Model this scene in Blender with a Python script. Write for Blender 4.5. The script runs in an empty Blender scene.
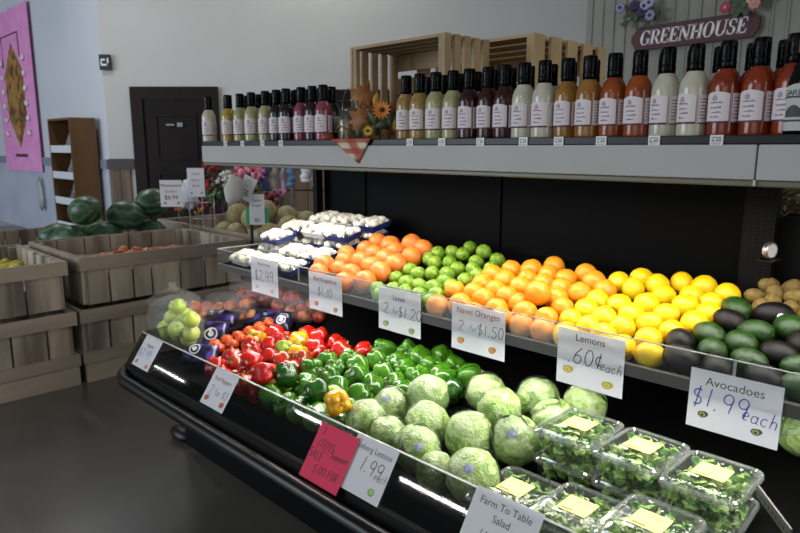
import bpy, bmesh, math, random
import numpy as np
from mathutils import Vector, Matrix, Euler, noise
R = math.radians
rnd = random.Random(7)
SC = bpy.context.scene
COL = SC.collection
# ---------------------------------------------------------------- camera
EYE = 1.48
FPX = 645.0
PITCH = R(10.5)
cam_d = bpy.data.cameras.new('camera')
cam = bpy.data.objects.new('camera', cam_d)
COL.objects.link(cam)
cam.location = (0, 0, EYE)
cam.rotation_euler = (R(90) - PITCH, 0, R(45))
cam_d.sensor_width = 22.3
cam_d.lens = FPX / 800 * 22.3
cam_d.clip_start = 0.02
cam_d.dof.use_dof = True
cam_d.dof.focus_distance = 1.8
cam_d.dof.aperture_fstop = 4.0
SC.camera = cam
# ---------------------------------------------------------------- world, lights, exposure
w = bpy.data.worlds.new('world')
SC.world = w
w.use_nodes = True
w.node_tree.nodes['Background'].inputs[0].default_value = (0.86, 0.93, 1.0, 1)
w.node_tree.nodes['Background'].inputs[1].default_value = 0.15
SC.view_settings.view_transform = 'Standard'
SC.view_settings.look = 'None'
SC.view_settings.exposure = 0.0
SC.view_settings.gamma = 1.0


def area(name, loc, rot, sx, sy, power, color=(1, 1, 1), spread=180):
    d = bpy.data.lights.new(name, 'AREA')
    d.shape = 'RECTANGLE'
    d.size, d.size_y, d.energy, d.color = sx, sy, power, color
    d.spread = R(spread)
    o = bpy.data.objects.new(name, d)
    COL.objects.link(o)
    o.location = loc
    o.rotation_euler = rot
    return o


# lamps of the case: under the canopy and under the fruit shelf
area('canopy_lamp', (-1.2, 1.62, 1.392), (R(-8), 0, 0), 3.0, 0.05, 24, (1.0, 0.965, 0.90))
area('shelf_lamp', (-1.2, 1.585, 0.900), (R(-16), 0, 0), 2.9, 0.03, 13, (1.0, 0.965, 0.90))
# rows of ceiling lamps high over the shop floor
for (lx, ly, lz, pw) in ((-1.0, -2.6, 3.3, 22), (-4.6, -3.4, 3.3, 22), (-6.6, -3.05, 3.3, 22), (-11.9, -3.8, 3.3, 26), (-0.6, 3.6, 4.4, 12), (-3.4, 4.2, 4.4, 12), (-7.6, 2.2, 4.4, 40), (-6.7, 5.2, 5.0, 46)):
    area('ceiling_lamp', (lx, ly, lz), (0, 0, 0), 1.3, 0.07, pw, (1.0, 0.97, 0.92))
# cool daylight from the shop windows, then two added fill lights
area('window_daylight', (-8.8, -7.5, 2.6), (R(90), 0, R(-3)), 7.0, 3.6, 620, (0.78, 0.88, 1.0))
area('added_fill_light', (2.0, -8.0, 2.4), (R(88), 0, R(10)), 6.0, 3.2, 90, (0.93, 0.96, 1.0))  # unseen source, added to brighten the case front and its cards
area('added_fill_light', (6.5, 1.0, 2.4), (R(88), 0, R(80)), 5.0, 3.0, 165, (0.95, 0.97, 1.0))  # unseen source, added to brighten the bin fronts

# ---------------------------------------------------------------- geometry helpers
CP, SP, S2 = math.cos(PITCH), math.sin(PITCH), math.sqrt(0.5)


def ray(px, py):
    r = (px - 400) / FPX
    u = (266.5 - py) / FPX
    fh = CP + u * SP
    return Vector((S2 * (r - fh), S2 * (fh + r), -SP + u * CP))


def at(px, py, Y=None, z=None, X=None, t=None, plane=None):
    d = ray(px, py)
    if Y is not None:
        t = Y / d.y
    elif X is not None:
        t = X / d.x
    elif z is not None:
        t = (z - EYE) / d.z
    elif plane is not None:          # z = a + b * y
        a, b = plane
        t = (a - EYE) / (d.z - b * d.y)
    return Vector((0, 0, EYE)) + d * t


def hexc(h, a=1.0):
    h = h.lstrip('#')
    c = [int(h[i:i + 2], 16) / 255 for i in (0, 2, 4)]
    return tuple((x / 12.92 if x <= 0.04045 else ((x + 0.055) / 1.055) ** 2.4) for x in c) + (a,)


class MB:
    """collects shapes into one mesh"""

    def __init__(s):
        s.v, s.f, s.m = [], [], []

    def add(s, vs, fs, mi=0):
        o = len(s.v)
        s.v += [tuple(v) for v in vs]
        s.f += [tuple(i + o for i in f) for f in fs]
        s.m += [mi] * len(fs)
        return s

    def box(s, a, b, mi=0, M=None):
        (x0, y0, z0), (x1, y1, z1) = a, b
        vs = [Vector(p) for p in ((x0, y0, z0), (x1, y0, z0), (x1, y1, z0), (x0, y1, z0), (x0, y0, z1), (x1, y0, z1), (x1, y1, z1), (x0, y1, z1))]
        if M is not None:
            vs = [M @ v for v in vs]
        return s.add(vs, [(3, 2, 1, 0), (4, 5, 6, 7), (0, 1, 5, 4), (1, 2, 6, 5), (2, 3, 7, 6), (3, 0, 4, 7)], mi)

    def lathe(s, prof, n=20, mi=0, M=None, caps=True):
        vs, fs = [], []
        for (r, z) in prof:
            for k in range(n):
                a = 2 * math.pi * k / n
                vs.append(Vector((r * math.cos(a), r * math.sin(a), z)))
        for i in range(len(prof) - 1):
            for k in range(n):
                fs.append((i * n + k, i * n + (k + 1) % n, (i + 1) * n + (k + 1) % n, (i + 1) * n + k))
        if caps:
            fs.append(tuple(range(n - 1, -1, -1)))
            fs.append(tuple((len(prof) - 1) * n + k for k in range(n)))
        if M is not None:
            vs = [M @ v for v in vs]
        return s.add(vs, fs, mi)

    def tube(s, pts, r, n=8, mi=0, closed=False):
        pts = [Vector(p) for p in pts]
        vs, fs = [], []
        N = len(pts)
        for i, p in enumerate(pts):
            if closed:
                d = pts[(i + 1) % N] - pts[i - 1]
            else:
                d = pts[min(i + 1, N - 1)] - pts[max(i - 1, 0)]
            d.normalize()
            a = d.orthogonal().normalized() if abs(d.z) > 0.95 else d.cross(Vector((0, 0, 1))).normalized()
            b = d.cross(a)
            rr = r[i] if isinstance(r, (list, tuple)) else r
            for k in range(n):
                t = 2 * math.pi * k / n
                vs.append(p + a * (rr * math.cos(t)) + b * (rr * math.sin(t)))
        for i in range(N if closed else N - 1):
            j = (i + 1) % N
            for k in range(n):
                fs.append((i * n + k, i * n + (k + 1) % n, j * n + (k + 1) % n, j * n + k))
        if not closed:
            fs.append(tuple(range(n - 1, -1, -1)))
            fs.append(tuple((N - 1) * n + k for k in range(n)))
        return s.add(vs, fs, mi)

    def blob(s, c, rad, n=12, m=8, mi=0, fn=None, M=None):
        """sphere-like surface; fn(theta, phi) scales the radius"""
        vs, fs = [], []
        rad = Vector(rad) if isinstance(rad, (tuple, list, Vector)) else Vector((rad, rad, rad))
        for i in range(m + 1):
            ph = math.pi * i / m
            for k in range(n):
                th = 2 * math.pi * k / n
                q = fn(th, ph) if fn else 1.0
                vs.append(Vector((rad.x * q * math.sin(ph) * math.cos(th), rad.y * q * math.sin(ph) * math.sin(th), rad.z * q * math.cos(ph))))
        for i in range(m):
            for k in range(n):
                fs.append((i * n + k, (i + 1) * n + k, (i + 1) * n + (k + 1) % n, i * n + (k + 1) % n))
        if M is not None:
            vs = [M @ v for v in vs]
        c = Vector(c)
        return s.add([v + c for v in vs], fs, mi)

    def mesh(s, name, mats, smooth=True):
        me = bpy.data.meshes.new(name)
        me.from_pydata(s.v, [], s.f)
        for m in (mats if isinstance(mats, (list, tuple)) else [mats]):
            me.materials.append(m)
        me.polygons.foreach_set('material_index', s.m)
        bm = bmesh.new()
        bm.from_mesh(me)
        bmesh.ops.remove_doubles(bm, verts=bm.verts, dist=1e-6)
        bm.to_mesh(me)
        bm.free()
        me.polygons.foreach_set('use_smooth', [bool(smooth)] * len(me.polygons))
        if smooth == 'auto':
            me.set_sharp_from_angle(angle=R(40))
        return me

    def build(s, name, mats, parent=None, smooth=True, loc=None, rot=None, bevel=0):
        o = bpy.data.objects.new(name, s.mesh(name, mats, smooth))
        COL.objects.link(o)
        if parent is not None:
            o.parent = parent
        if loc is not None:
            o.location = loc
        if rot is not None:
            o.rotation_euler = rot
        if bevel:
            b = o.modifiers.new('bevel', 'BEVEL')
            b.width, b.segments, b.limit_method = bevel, 2, 'ANGLE'
        return o


def tag(o, label=None, cat=None, group=None, kind=None):
    if label:
        o['label'] = label
    if cat:
        o['category'] = cat
    if group:
        o['group'] = group
    if kind:
        o['kind'] = kind
    return o


def empty(name, loc=(0, 0, 0), rot=(0, 0, 0), **k):
    o = bpy.data.objects.new(name, None)
    o.empty_display_size = 0.05
    COL.objects.link(o)
    o.location = loc
    o.rotation_euler = rot
    return tag(o, **k)


def clone(o, loc=None, rot=None, scale=None, parent=None, label=None, group=None, cat=None, mats=None):
    """copies a thing and each of its parts; the copies share mesh data"""
    c = o.copy()
    COL.objects.link(c)
    if parent is not None:
        c.parent = parent
    if loc is not None:
        c.location = loc
    if rot is not None:
        c.rotation_euler = rot
    if scale is not None:
        c.scale = scale if isinstance(scale, (tuple, list, Vector)) else (scale,) * 3
    if label:
        c['label'] = label
    if group:
        c['group'] = group
    if cat:
        c['category'] = cat
    for ch in list(o.children):
        clone(ch, parent=c)
    return c


def remove(o):
    for ch in list(o.children):
        remove(ch)
    bpy.data.objects.remove(o)


ORD = ['first', 'second', 'third', 'fourth', 'fifth', 'sixth', 'seventh', 'eighth', 'ninth', 'tenth', 'eleventh', 'twelfth', 'thirteenth', 'fourteenth', 'fifteenth', 'sixteenth',
       'seventeenth', 'eighteenth', 'nineteenth', 'twentieth'] + ['twenty-' + x for x in ('first', 'second', 'third', 'fourth', 'fifth', 'sixth', 'seventh', 'eighth', 'ninth')] + ['thirtieth']

# ---------------------------------------------------------------- materials


def mat(name, col, rough=0.5, metal=0.0, coat=0.0, spec=0.5, noise_col=None, nscale=8.0, ndet=4.0, lo=0.35, hi=0.65, bump=0.0, bscale=None, stretch=(1, 1, 1), trans=0.0, sss=0.0, island=0.0):
    m = bpy.data.materials.new(name)
    m.use_nodes = True
    nt = m.node_tree
    N, L = nt.nodes, nt.links
    b = N['Principled BSDF']
    c = hexc(col) if isinstance(col, str) else col
    b.inputs['Base Color'].default_value = c
    b.inputs['Roughness'].default_value = rough
    b.inputs['Metallic'].default_value = metal
    b.inputs['Coat Weight'].default_value = coat
    b.inputs['Coat Roughness'].default_value = 0.08
    b.inputs['Specular IOR Level'].default_value = spec
    if trans:
        b.inputs['Transmission Weight'].default_value = trans
    if sss:
        b.inputs['Subsurface Weight'].default_value = sss
        b.inputs['Subsurface Radius'].default_value = (0.02, 0.01, 0.005)
        b.inputs['Subsurface Scale'].default_value = 0.5
    if noise_col or bump:
        tc = N.new('ShaderNodeTexCoord')
        mp = N.new('ShaderNodeMapping')
        mp.inputs['Scale'].default_value = stretch
        oi = N.new('ShaderNodeObjectInfo')
        L.new(tc.outputs['Object'], mp.inputs['Vector'])
        ad = N.new('ShaderNodeVectorMath')
        ad.operation = 'ADD'
        mu = N.new('ShaderNodeMath')
        mu.operation = 'MULTIPLY'
        mu.inputs[1].default_value = 37.0
        L.new(oi.outputs['Random'], mu.inputs[0])
        L.new(mp.outputs[0], ad.inputs[0])
        L.new(mu.outputs[0], ad.inputs[1])
    if noise_col:
        nz = N.new('ShaderNodeTexNoise')
        nz.inputs['Scale'].default_value = nscale
        nz.inputs['Detail'].default_value = ndet
        L.new(ad.outputs[0], nz.inputs['Vector'])
        rp = N.new('ShaderNodeValToRGB')
        rp.color_ramp.elements[0].position = lo
        rp.color_ramp.elements[0].color = c
        rp.color_ramp.elements[1].position = hi
        rp.color_ramp.elements[1].color = hexc(noise_col) if isinstance(noise_col, str) else noise_col
        L.new(nz.outputs['Fac'], rp.inputs['Fac'])
        out = rp.outputs['Color']
        if island:
            g = N.new('ShaderNodeNewGeometry')
            hs = N.new('ShaderNodeHueSaturation')
            mr = N.new('ShaderNodeMapRange')
            mr.inputs['To Min'].default_value = 1 - island
            mr.inputs['To Max'].default_value = 1 + island
            L.new(g.outputs['Random Per Island'], mr.inputs['Value'])
            L.new(mr.outputs[0], hs.inputs['Value'])
            L.new(out, hs.inputs['Color'])
            out = hs.outputs['Color']
        L.new(out, b.inputs['Base Color'])
    if bump:
        n2 = N.new('ShaderNodeTexNoise')
        n2.inputs['Scale'].default_value = bscale or nscale * 6
        n2.inputs['Detail'].default_value = 3
        L.new(ad.outputs[0], n2.inputs['Vector'])
        bp = N.new('ShaderNodeBump')
        bp.inputs['Strength'].default_value = bump
        bp.inputs['Distance'].default_value = 0.002
        L.new(n2.outputs['Fac'], bp.inputs['Height'])
        L.new(bp.outputs[0], b.inputs['Normal'])
    return m


def film(name, col=(1, 1, 1, 1), gloss=0.12, rough=0.08, haze=0.0, bump=0.0, bscale=40, flat=False):
    """thin clear plastic: see-through with a reflecting face"""
    m = bpy.data.materials.new(name)
    m.use_nodes = True
    nt = m.node_tree
    N, L = nt.nodes, nt.links
    N.remove(N['Principled BSDF'])
    out = N['Material Output']
    tr = N.new('ShaderNodeBsdfTransparent')
    tr.inputs[0].default_value = col
    gl = N.new('ShaderNodeBsdfGlossy')
    gl.inputs['Roughness'].default_value = rough
    fr = N.new('ShaderNodeFresnel')
    fr.inputs['IOR'].default_value = 1.45
    ma = N.new('ShaderNodeMath')
    ma.operation = 'ADD'
    ma.inputs[1].default_value = gloss
    ma.use_clamp = True
    if flat:
        ma.inputs[0].default_value = 0.05
    else:
        L.new(fr.outputs[0], ma.inputs[0])
    mx = N.new('ShaderNodeMixShader')
    L.new(ma.outputs[0], mx.inputs[0])
    last = tr.outputs[0]
    if haze:
        df = N.new('ShaderNodeBsdfDiffuse')
        df.inputs[0].default_value = (0.85, 0.88, 0.86, 1)
        m2 = N.new('ShaderNodeMixShader')
        m2.inputs[0].default_value = haze
        L.new(tr.outputs[0], m2.inputs[1])
        L.new(df.outputs[0], m2.inputs[2])
        last = m2.outputs[0]
    L.new(last, mx.inputs[1])
    L.new(gl.outputs[0], mx.inputs[2])
    L.new(mx.outputs[0], out.inputs[0])
    if bump:
        tc = N.new('ShaderNodeTexCoord')
        nz = N.new('ShaderNodeTexNoise')
        nz.inputs['Scale'].default_value = bscale
        nz.inputs['Detail'].default_value = 3
        nz.inputs['Distortion'].default_value = 1.5
        L.new(tc.outputs['Object'], nz.inputs['Vector'])
        bp = N.new('ShaderNodeBump')
        bp.inputs['Strength'].default_value = bump
        bp.inputs['Distance'].default_value = 0.01
        L.new(nz.outputs['Fac'], bp.inputs['Height'])
        L.new(bp.outputs[0], gl.inputs['Normal'])
        L.new(bp.outputs[0], fr.inputs['Normal'])
    return m


def paper(name, col, tl=0.45):
    m = bpy.data.materials.new(name)
    m.use_nodes = True
    nt = m.node_tree
    N, L = nt.nodes, nt.links
    N.remove(N['Principled BSDF'])
    d = N.new('ShaderNodeBsdfDiffuse')
    t = N.new('ShaderNodeBsdfTranslucent')
    x = N.new('ShaderNodeMixShader')
    x.inputs[0].default_value = tl
    d.inputs[0].default_value = hexc(col)
    t.inputs[0].default_value = hexc(col)
    L.new(d.outputs[0], x.inputs[1])
    L.new(t.outputs[0], x.inputs[2])
    L.new(x.outputs[0], N['Material Output'].inputs[0])
    return m


M = {}
M['black'] = mat('black_plastic', '#070708', 0.4, spec=0.35)
M['black_matte'] = mat('black_matte', '#040404', 0.6, spec=0.1)
M['black_steel'] = mat('black_steel', '#040404', 0.5, noise_col='#050403', nscale=3, spec=0.05)
M['bumper'] = mat('bumper_rubber', '#060607', 0.3, spec=0.25)
M['fascia'] = mat('fascia_enamel', '#b3b2ae', 0.6, spec=0.15, noise_col='#acaba7', nscale=2)
M['olive'] = mat('fascia_lip', '#6b6654', 0.4)
M['steel'] = mat('steel', '#b5b7b8', 0.3, metal=0.9)
M['grey_rail'] = mat('grey_rail', '#45433f', 0.45)
M['acrylic'] = film('acrylic', (0.93, 0.95, 0.94, 1), gloss=-0.01, rough=0.03, haze=0.008, flat=True)
M['acrylic_edge'] = mat('acrylic_edge', '#8f9591', 0.3)
M['tub_clear'] = film('tub_plastic', (0.72, 0.73, 0.72, 1), gloss=-0.025, rough=0.03, haze=0.0, flat=True)
M['pet'] = film('clear_pet', (0.95, 0.97, 0.95, 1), gloss=-0.01, rough=0.05, haze=0.02, bump=0.12, bscale=60, flat=True)
M['pet_rim'] = film('clear_pet_rim', (0.84, 0.87, 0.84, 1), gloss=0.09, rough=0.1, haze=0.09, flat=True)
M['film'] = film('bag_film', (0.97, 0.97, 0.97, 1), gloss=0.0, rough=0.14, haze=0.05, bump=0.9, bscale=30, flat=True)
M['wrap'] = film('cling_wrap', (0.98, 0.98, 0.98, 1), gloss=0.04, rough=0.14, haze=0.02, bump=1.0, bscale=5, flat=True)
M['paper'] = paper('white_card', '#eeeef1', 0.38)
M['red_card'] = paper('red_card', '#ea5470', 0.25)
M['label'] = mat('label_paper', '#d9cfd0', 0.6)
M['maroon'] = mat('maroon', '#571b2b', 0.5)
M['ink'] = mat('black_ink', '#17171b', 0.6)
M['blue_ink'] = mat('blue_marker', '#2636a8', 0.6)
M['red_ink'] = mat('red_print', '#9c4a42', 0.6)
M['green_ink'] = mat('green_print', '#3a5a4c', 0.6)
M['yellow_label'] = mat('yellow_label', '#efe07a', 0.5)
M['white'] = mat('white_plastic', '#d9d9d6', 0.4)
M['cap'] = mat('bottle_cap', '#030303', 0.2, bump=0.5, bscale=130, spec=0.1)
M['floor'] = mat('polished_concrete', '#45433f', 0.25, noise_col='#5d5a55', nscale=0.8, ndet=6, bump=0.05, bscale=4)
M['wall'] = mat('painted_wall', '#b9b9b6', 0.7, noise_col='#b4b4b1', nscale=1.0)
M['wall_white'] = mat('white_wall', '#c9ccd2', 0.7, noise_col='#c2c6cd', nscale=0.8)
M['siding'] = mat('metal_siding', '#82837a', 0.6, noise_col='#7b7c73', nscale=2)
M['darkwood'] = mat('dark_wood', '#170e0c', 0.5, spec=0.15, noise_col='#20130f', nscale=3, stretch=(1, 1, 0.1))
M['trimwood'] = mat('trim_wood', '#2b1e19', 0.5)
M['plank'] = mat('wainscot_plank', '#4b3a2c', 0.6, noise_col='#766048', nscale=6, stretch=(1, 1, 0.08), island=0.3)
M['beadboard'] = mat('beadboard', '#b6bdcb', 0.5, noise_col='#a9b2c2', nscale=2)
M['brownwood'] = mat('brown_wood', '#5a3f22', 0.5, noise_col='#6e4e2c', nscale=5, stretch=(1, 1, 0.1))
M['binwood'] = mat('weathered_wood', '#62574b', 0.75, noise_col='#a99c8a', nscale=7, stretch=(1, 1, 0.12), island=0.22, bump=0.4, bscale=30)
M['binrail'] = mat('weathered_rail', '#82766a', 0.75, noise_col='#9a8c7a', nscale=6, stretch=(1, 0.12, 1), island=0.15, bump=0.4, bscale=30)
M['cratewood'] = mat('pine_crate', '#8a7453', 0.6, noise_col='#a38b64', nscale=9, stretch=(0.3, 1, 1), island=0.12)
M['pine'] = mat('pale_pine', '#b49b73', 0.6, noise_col='#a58a60', nscale=9, stretch=(0.3, 1, 1), island=0.1)


def struct(o):
    o['kind'] = 'structure'
    return o


# ================================================================ THE ROOM
DW = 9.0


def wallpt(px):
    r = (px - 400) / FPX * 0.978
    X, Y = (-DW + r * DW) * S2, (DW + r * DW) * S2
    return Vector((X, Y, 0))


WA = wallpt(107)
WB = wallpt(581)
WH = 6.0
struct(MB().add([(-14, -8, 0), (8, -8, 0), (8, 12, 0), (-14, 12, 0)], [(0, 1, 2, 3)]).build('floor', M['floor'], smooth=False))
# left wall faces the aisle, painted white over a beadboard dado
struct(MB().box((WA.x - 8, WA.y, 0), (WA.x, WA.y + 0.15, WH)).build('wall_left', M['wall_white'], smooth=False))
CR = 1.18      # top of the chair rail
dado = MB()
for k in range(40):
    x1 = WA.x - 0.003 - k * 0.15
    dado.box((x1 - 0.146, WA.y - 0.022, 0.0), (x1, WA.y - 0.002, CR))
struct(dado.build('trim_1', M['beadboard'], smooth=False))
struct(MB().box((WA.x - 6, WA.y - 0.045, CR), (WA.x, WA.y - 0.003, CR + 0.13)).build('trim_2', mat('grey_rail_paint', '#7d8694', 0.5), smooth=False))
# back wall, square to the view, with the dark door and plank dado
L_back = (WB - WA).length
bw = struct(MB().box((0, 0, 0), (L_back + 0.2, 0.15, WH)).build('wall_back', M['wall'], smooth=False, loc=WA, rot=(0, 0, R(45))))


def back_s(px):
    return (wallpt(px) - WA).length


d0, d1 = back_s(134), back_s(220)
pl = MB()
k = 0.0
while k < back_s(420):
    wd = rnd.uniform(0.13, 0.19)
    if not (d0 - 0.02 < k + wd and k < d1 + 0.02):
        pl.box((k, -0.03, 0), (k + wd - 0.008, -0.002, CR))
    k += wd
struct(pl.build('trim_3', M['plank'], smooth=False, loc=WA, rot=(0, 0, R(45))))
rl = MB()
rl.box((0, -0.05, CR), (d0 - 0.01, -0.003, CR + 0.14))
rl.box((d1 + 0.01, -0.05, CR), (back_s(420), -0.003, CR + 0.14))
struct(rl.build('trim_4', M['trimwood'], smooth=False, loc=WA, rot=(0, 0, R(45))))
DTOP = at(170, 87, t=DW / (CP * 1)).z
DTOP = EYE + (ray(170, 87).z / ((ray(170, 87).y - ray(170, 87).x) * S2)) * DW
door = struct(empty('door_1', WA, (0, 0, R(45))))
fr = MB()
fr.box((d0, -0.07, 0), (d0 + 0.16, -0.004, DTOP)).box((d1 - 0.16, -0.07, 0), (d1, -0.004, DTOP)).box((d0 + 0.16, -0.07, DTOP - 0.16), (d1 - 0.16, -0.004, DTOP))
fr.build('door_frame', M['darkwood'], door, smooth=False)
lf = MB()
lf.box((d0 + 0.165, -0.045, 0.02), (d1 - 0.165, -0.006, DTOP - 0.165))
for z0, z1 in ((0.25, 1.15), (1.3, DTOP - 0.35)):
    for (a, b, c, d) in ((d0 + 0.3, d1 - 0.3, z0, z0 + 0.04), (d0 + 0.3, d1 - 0.3, z1 - 0.04, z1), (d0 + 0.3, d0 + 0.34, z0 + 0.04, z1 - 0.04), (d1 - 0.34, d1 - 0.3, z0 + 0.04, z1 - 0.04)):
        lf.box((a, -0.06, c), (b, -0.0455, d))
lf.build('door_leaf', mat('door_leaf_wood', '#120a08', 0.5, spec=0.15, noise_col='#190f0c', nscale=3), door, smooth=False)
pz = EYE + (ray(170, 125).z / ((ray(170, 125).y - ray(170, 125).x) * S2)) * DW
MB().box((back_s(168), -0.075, pz - 0.01), (back_s(176), -0.062, pz + 0.012)).box((back_s(179), -0.075, pz - 0.025), (back_s(184.5), -0.062, pz + 0.03)).build('door_plate', mat('plate_grey', '#7f868e', 0.4), door, smooth=False)
# second dark doorway seen past the crate
e0, e1 = back_s(296), back_s(428)
door = struct(empty('door_2', WA, (0, 0, R(45))))
DT2 = EYE + (ray(340, 90).z / ((ray(340, 90).y - ray(340, 90).x) * S2)) * DW
MB().box((e0, -0.09, CR + 0.145), (e0 + 0.14, -0.052, DT2)).box((e1 - 0.14, -0.09, CR + 0.145), (e1, -0.052, DT2)).box((e0 + 0.14, -0.09, DT2 - 0.14), (e1 - 0.14, -0.052, DT2)).build('door_frame', M['darkwood'], door, smooth=False)
MB().box((e0 + 0.145, -0.075, CR + 0.145), (e1 - 0.145, -0.055, DT2 - 0.145)).build('door_leaf', M['darkwood'], door, smooth=False)
# ribbed metal siding wall on the greenhouse side
sd = MB()
sd.box((WB.x + 0.003, WB.y, 0), (WB.x + 7.2, WB.y + 0.15, WH))
k = 0.06
while k < 7.1:
    x = WB.x + k
    sd.add([(x, WB.y - 0.002, 0), (x + 0.012, WB.y - 0.02, 0), (x + 0.032, WB.y - 0.02, 0), (x + 0.044, WB.y - 0.002, 0), (x, WB.y - 0.002, WH), (x + 0.012, WB.y - 0.02, WH), (x + 0.032, WB.y - 0.02, WH), (x + 0.044, WB.y - 0.002, WH)],
           [(0, 1, 5, 4), (1, 2, 6, 5), (2, 3, 7, 6)])
    k += 0.155
struct(sd.build('wall_right', M['siding'], smooth=False))

# ---------------------------------------------------------------- writing helpers


def text_mesh(txt, size, m, name='lettering', shear=0.0, align='CENTER', ext=0.0):
    cu = bpy.data.curves.new('txt', 'FONT')
    cu.body, cu.size, cu.shear, cu.align_x, cu.align_y = txt, size, shear, align, 'CENTER'
    cu.extrude = ext
    cu.resolution_u = 3
    o = bpy.data.objects.new('txt', cu)
    COL.objects.link(o)
    dg = bpy.context.evaluated_depsgraph_get()
    dg.update()
    me = bpy.data.meshes.new_from_object(o.evaluated_get(dg))
    bpy.data.objects.remove(o)
    me.transform(Matrix.Rotation(R(90), 4, 'X'))       # upright, facing -y
    me.materials.clear()
    me.materials.append(m)
    return me


def put(me, name, parent, loc, rot=None):
    o = bpy.data.objects.new(name, me)
    COL.objects.link(o)
    o.parent = parent
    o.location = loc
    if rot:
        o.rotation_euler = rot
    return o


def arc(cx, cy, rx, ry, a0, a1, n=10):
    return [(cx + rx * math.cos(R(a0 + (a1 - a0) * i / n)), cy + ry * math.sin(R(a0 + (a1 - a0) * i / n))) for i in range(n + 1)]


HAND = {   # handwriting strokes: width, polylines in a unit-high box
    '0': (.6, [arc(.28, .5, .25, .5, 90, 450, 14)]), '1': (.3, [[(.15, 1), (.13, 0)]]),
    '2': (.6, [arc(.27, .73, .25, .27, 160, -30, 8) + [(.02, .02), (.58, .03)]]),
    '3': (.55, [arc(.22, .75, .25, .25, 140, -90, 8) + arc(.22, .25, .29, .26, 90, -140, 8)]),
    '4': (.6, [[(.1, 1), (.03, .45), (.55, .48)], [(.45, .95), (.42, 0)]]),
    '5': (.6, [[(.55, 1), (.15, .98), (.1, .58)] + arc(.25, .3, .28, .3, 100, -150, 10)]),
    '6': (.6, [[(.45, 1), (.12, .6)] + arc(.27, .27, .24, .27, 170, 530, 12)]),
    '7': (.55, [[(.03, 1), (.5, 1), (.2, 0)]]),
    '8': (.55, [arc(.25, .75, .2, .24, 270, -90, 10) + arc(.25, .25, .25, .25, 90, 450, 10)]),
    '9': (.6, [arc(.25, .72, .23, .27, 20, 380, 12) + [(.46, .7), (.4, 0)]]),
    '$': (.6, [arc(.27, .72, .22, .2, 50, 270, 8) + arc(.27, .3, .22, .22, 90, -130, 8), [(.3, 1.12), (.24, -.1)]]),
    '.': (.25, [[(.05, .0), (.12, .03), (.06, .06)]]), '/': (.4, [[(.35, 1), (.02, 0)]]), ' ': (.3, []),
    'c': (.42, [arc(.22, .26, .2, .26, 50, 310, 8)]), '%': (.45, [arc(.22, .36, .2, .28, 50, 310, 8), [(.28, .85), (.2, -.1)]]),
    'a': (.45, [arc(.2, .25, .18, .25, 60, 420, 10), [(.38, .5), (.36, .05), (.45, 0)]]),
    'e': (.42, [[(.04, .27), (.36, .3)] + arc(.21, .27, .17, .27, 10, 310, 8)]),
    'h': (.45, [[(.08, 1), (.05, 0)], [(.06, .3)] + arc(.22, .3, .15, .2, 150, 0, 6) + [(.37, 0)]]),
    'f': (.35, [arc(.25, .8, .12, .2, 70, 180, 5) + [(.12, 0)], [(0, .5), (.3, .52)]]),
    'o': (.42, [arc(.2, .25, .18, .25, 90, 450, 10)]), 'r': (.33, [[(.05, .5), (.06, 0)], [(.06, .3)] + arc(.2, .32, .13, .18, 160, 50, 4)]),
    't': (.33, [[(.14, .9), (.12, .05), (.25, 0)], [(0, .6), (.28, .62)]]),
    's': (.38, [arc(.18, .38, .14, .13, 50, 270, 6) + arc(.18, .12, .15, .13, 90, -130, 6)]),
    'u': (.42, [[(.04, .5), (.06, .12)] + arc(.2, .12, .14, .12, 180, 360, 5) + [(.34, .5), (.36, 0)]]),
    'm': (.6, [[(.04, .5), (.04, 0)], [(.04, .3)] + arc(.15, .34, .11, .16, 160, 0, 5) + [(.26, 0)], [(.26, .3)] + arc(.38, .34, .11, .16, 160, 0, 5) + [(.5, 0)]]),
    'S': (.5, [arc(.24, .74, .2, .24, 50, 270, 8) + arc(.24, .26, .22, .25, 90, -130, 8)]),
    'A': (.55, [[(.02, 0), (.25, 1), (.5, 0)], [(.1, .4), (.42, .4)]]), 'L': (.45, [[(.08, 1), (.05, .02), (.42, .04)]]),
    'E': (.5, [[(.45, 1), (.08, .98), (.05, .02), (.45, .04)], [(.06, .52), (.38, .53)]]),
    'T': (.5, [[(0, 1), (.5, .98)], [(.26, 1), (.24, 0)]]), 'I': (.25, [[(.1, 1), (.09, 0)]]),
    'M': (.7, [[(.03, 0), (.08, 1), (.3, .35), (.55, 1), (.6, 0)]]), 'F': (.5, [[(.45, 1), (.08, .98), (.05, 0)], [(.06, .55), (.38, .56)]]),
    'O': (.6, [arc(.28, .5, .25, .5, 90, 450, 14)]), 'R': (.55, [[(.05, 0), (.08, 1)] + arc(.2, .75, .25, .25, 90, -90, 7) + [(.1, .5), (.5, 0)]]),
}


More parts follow.
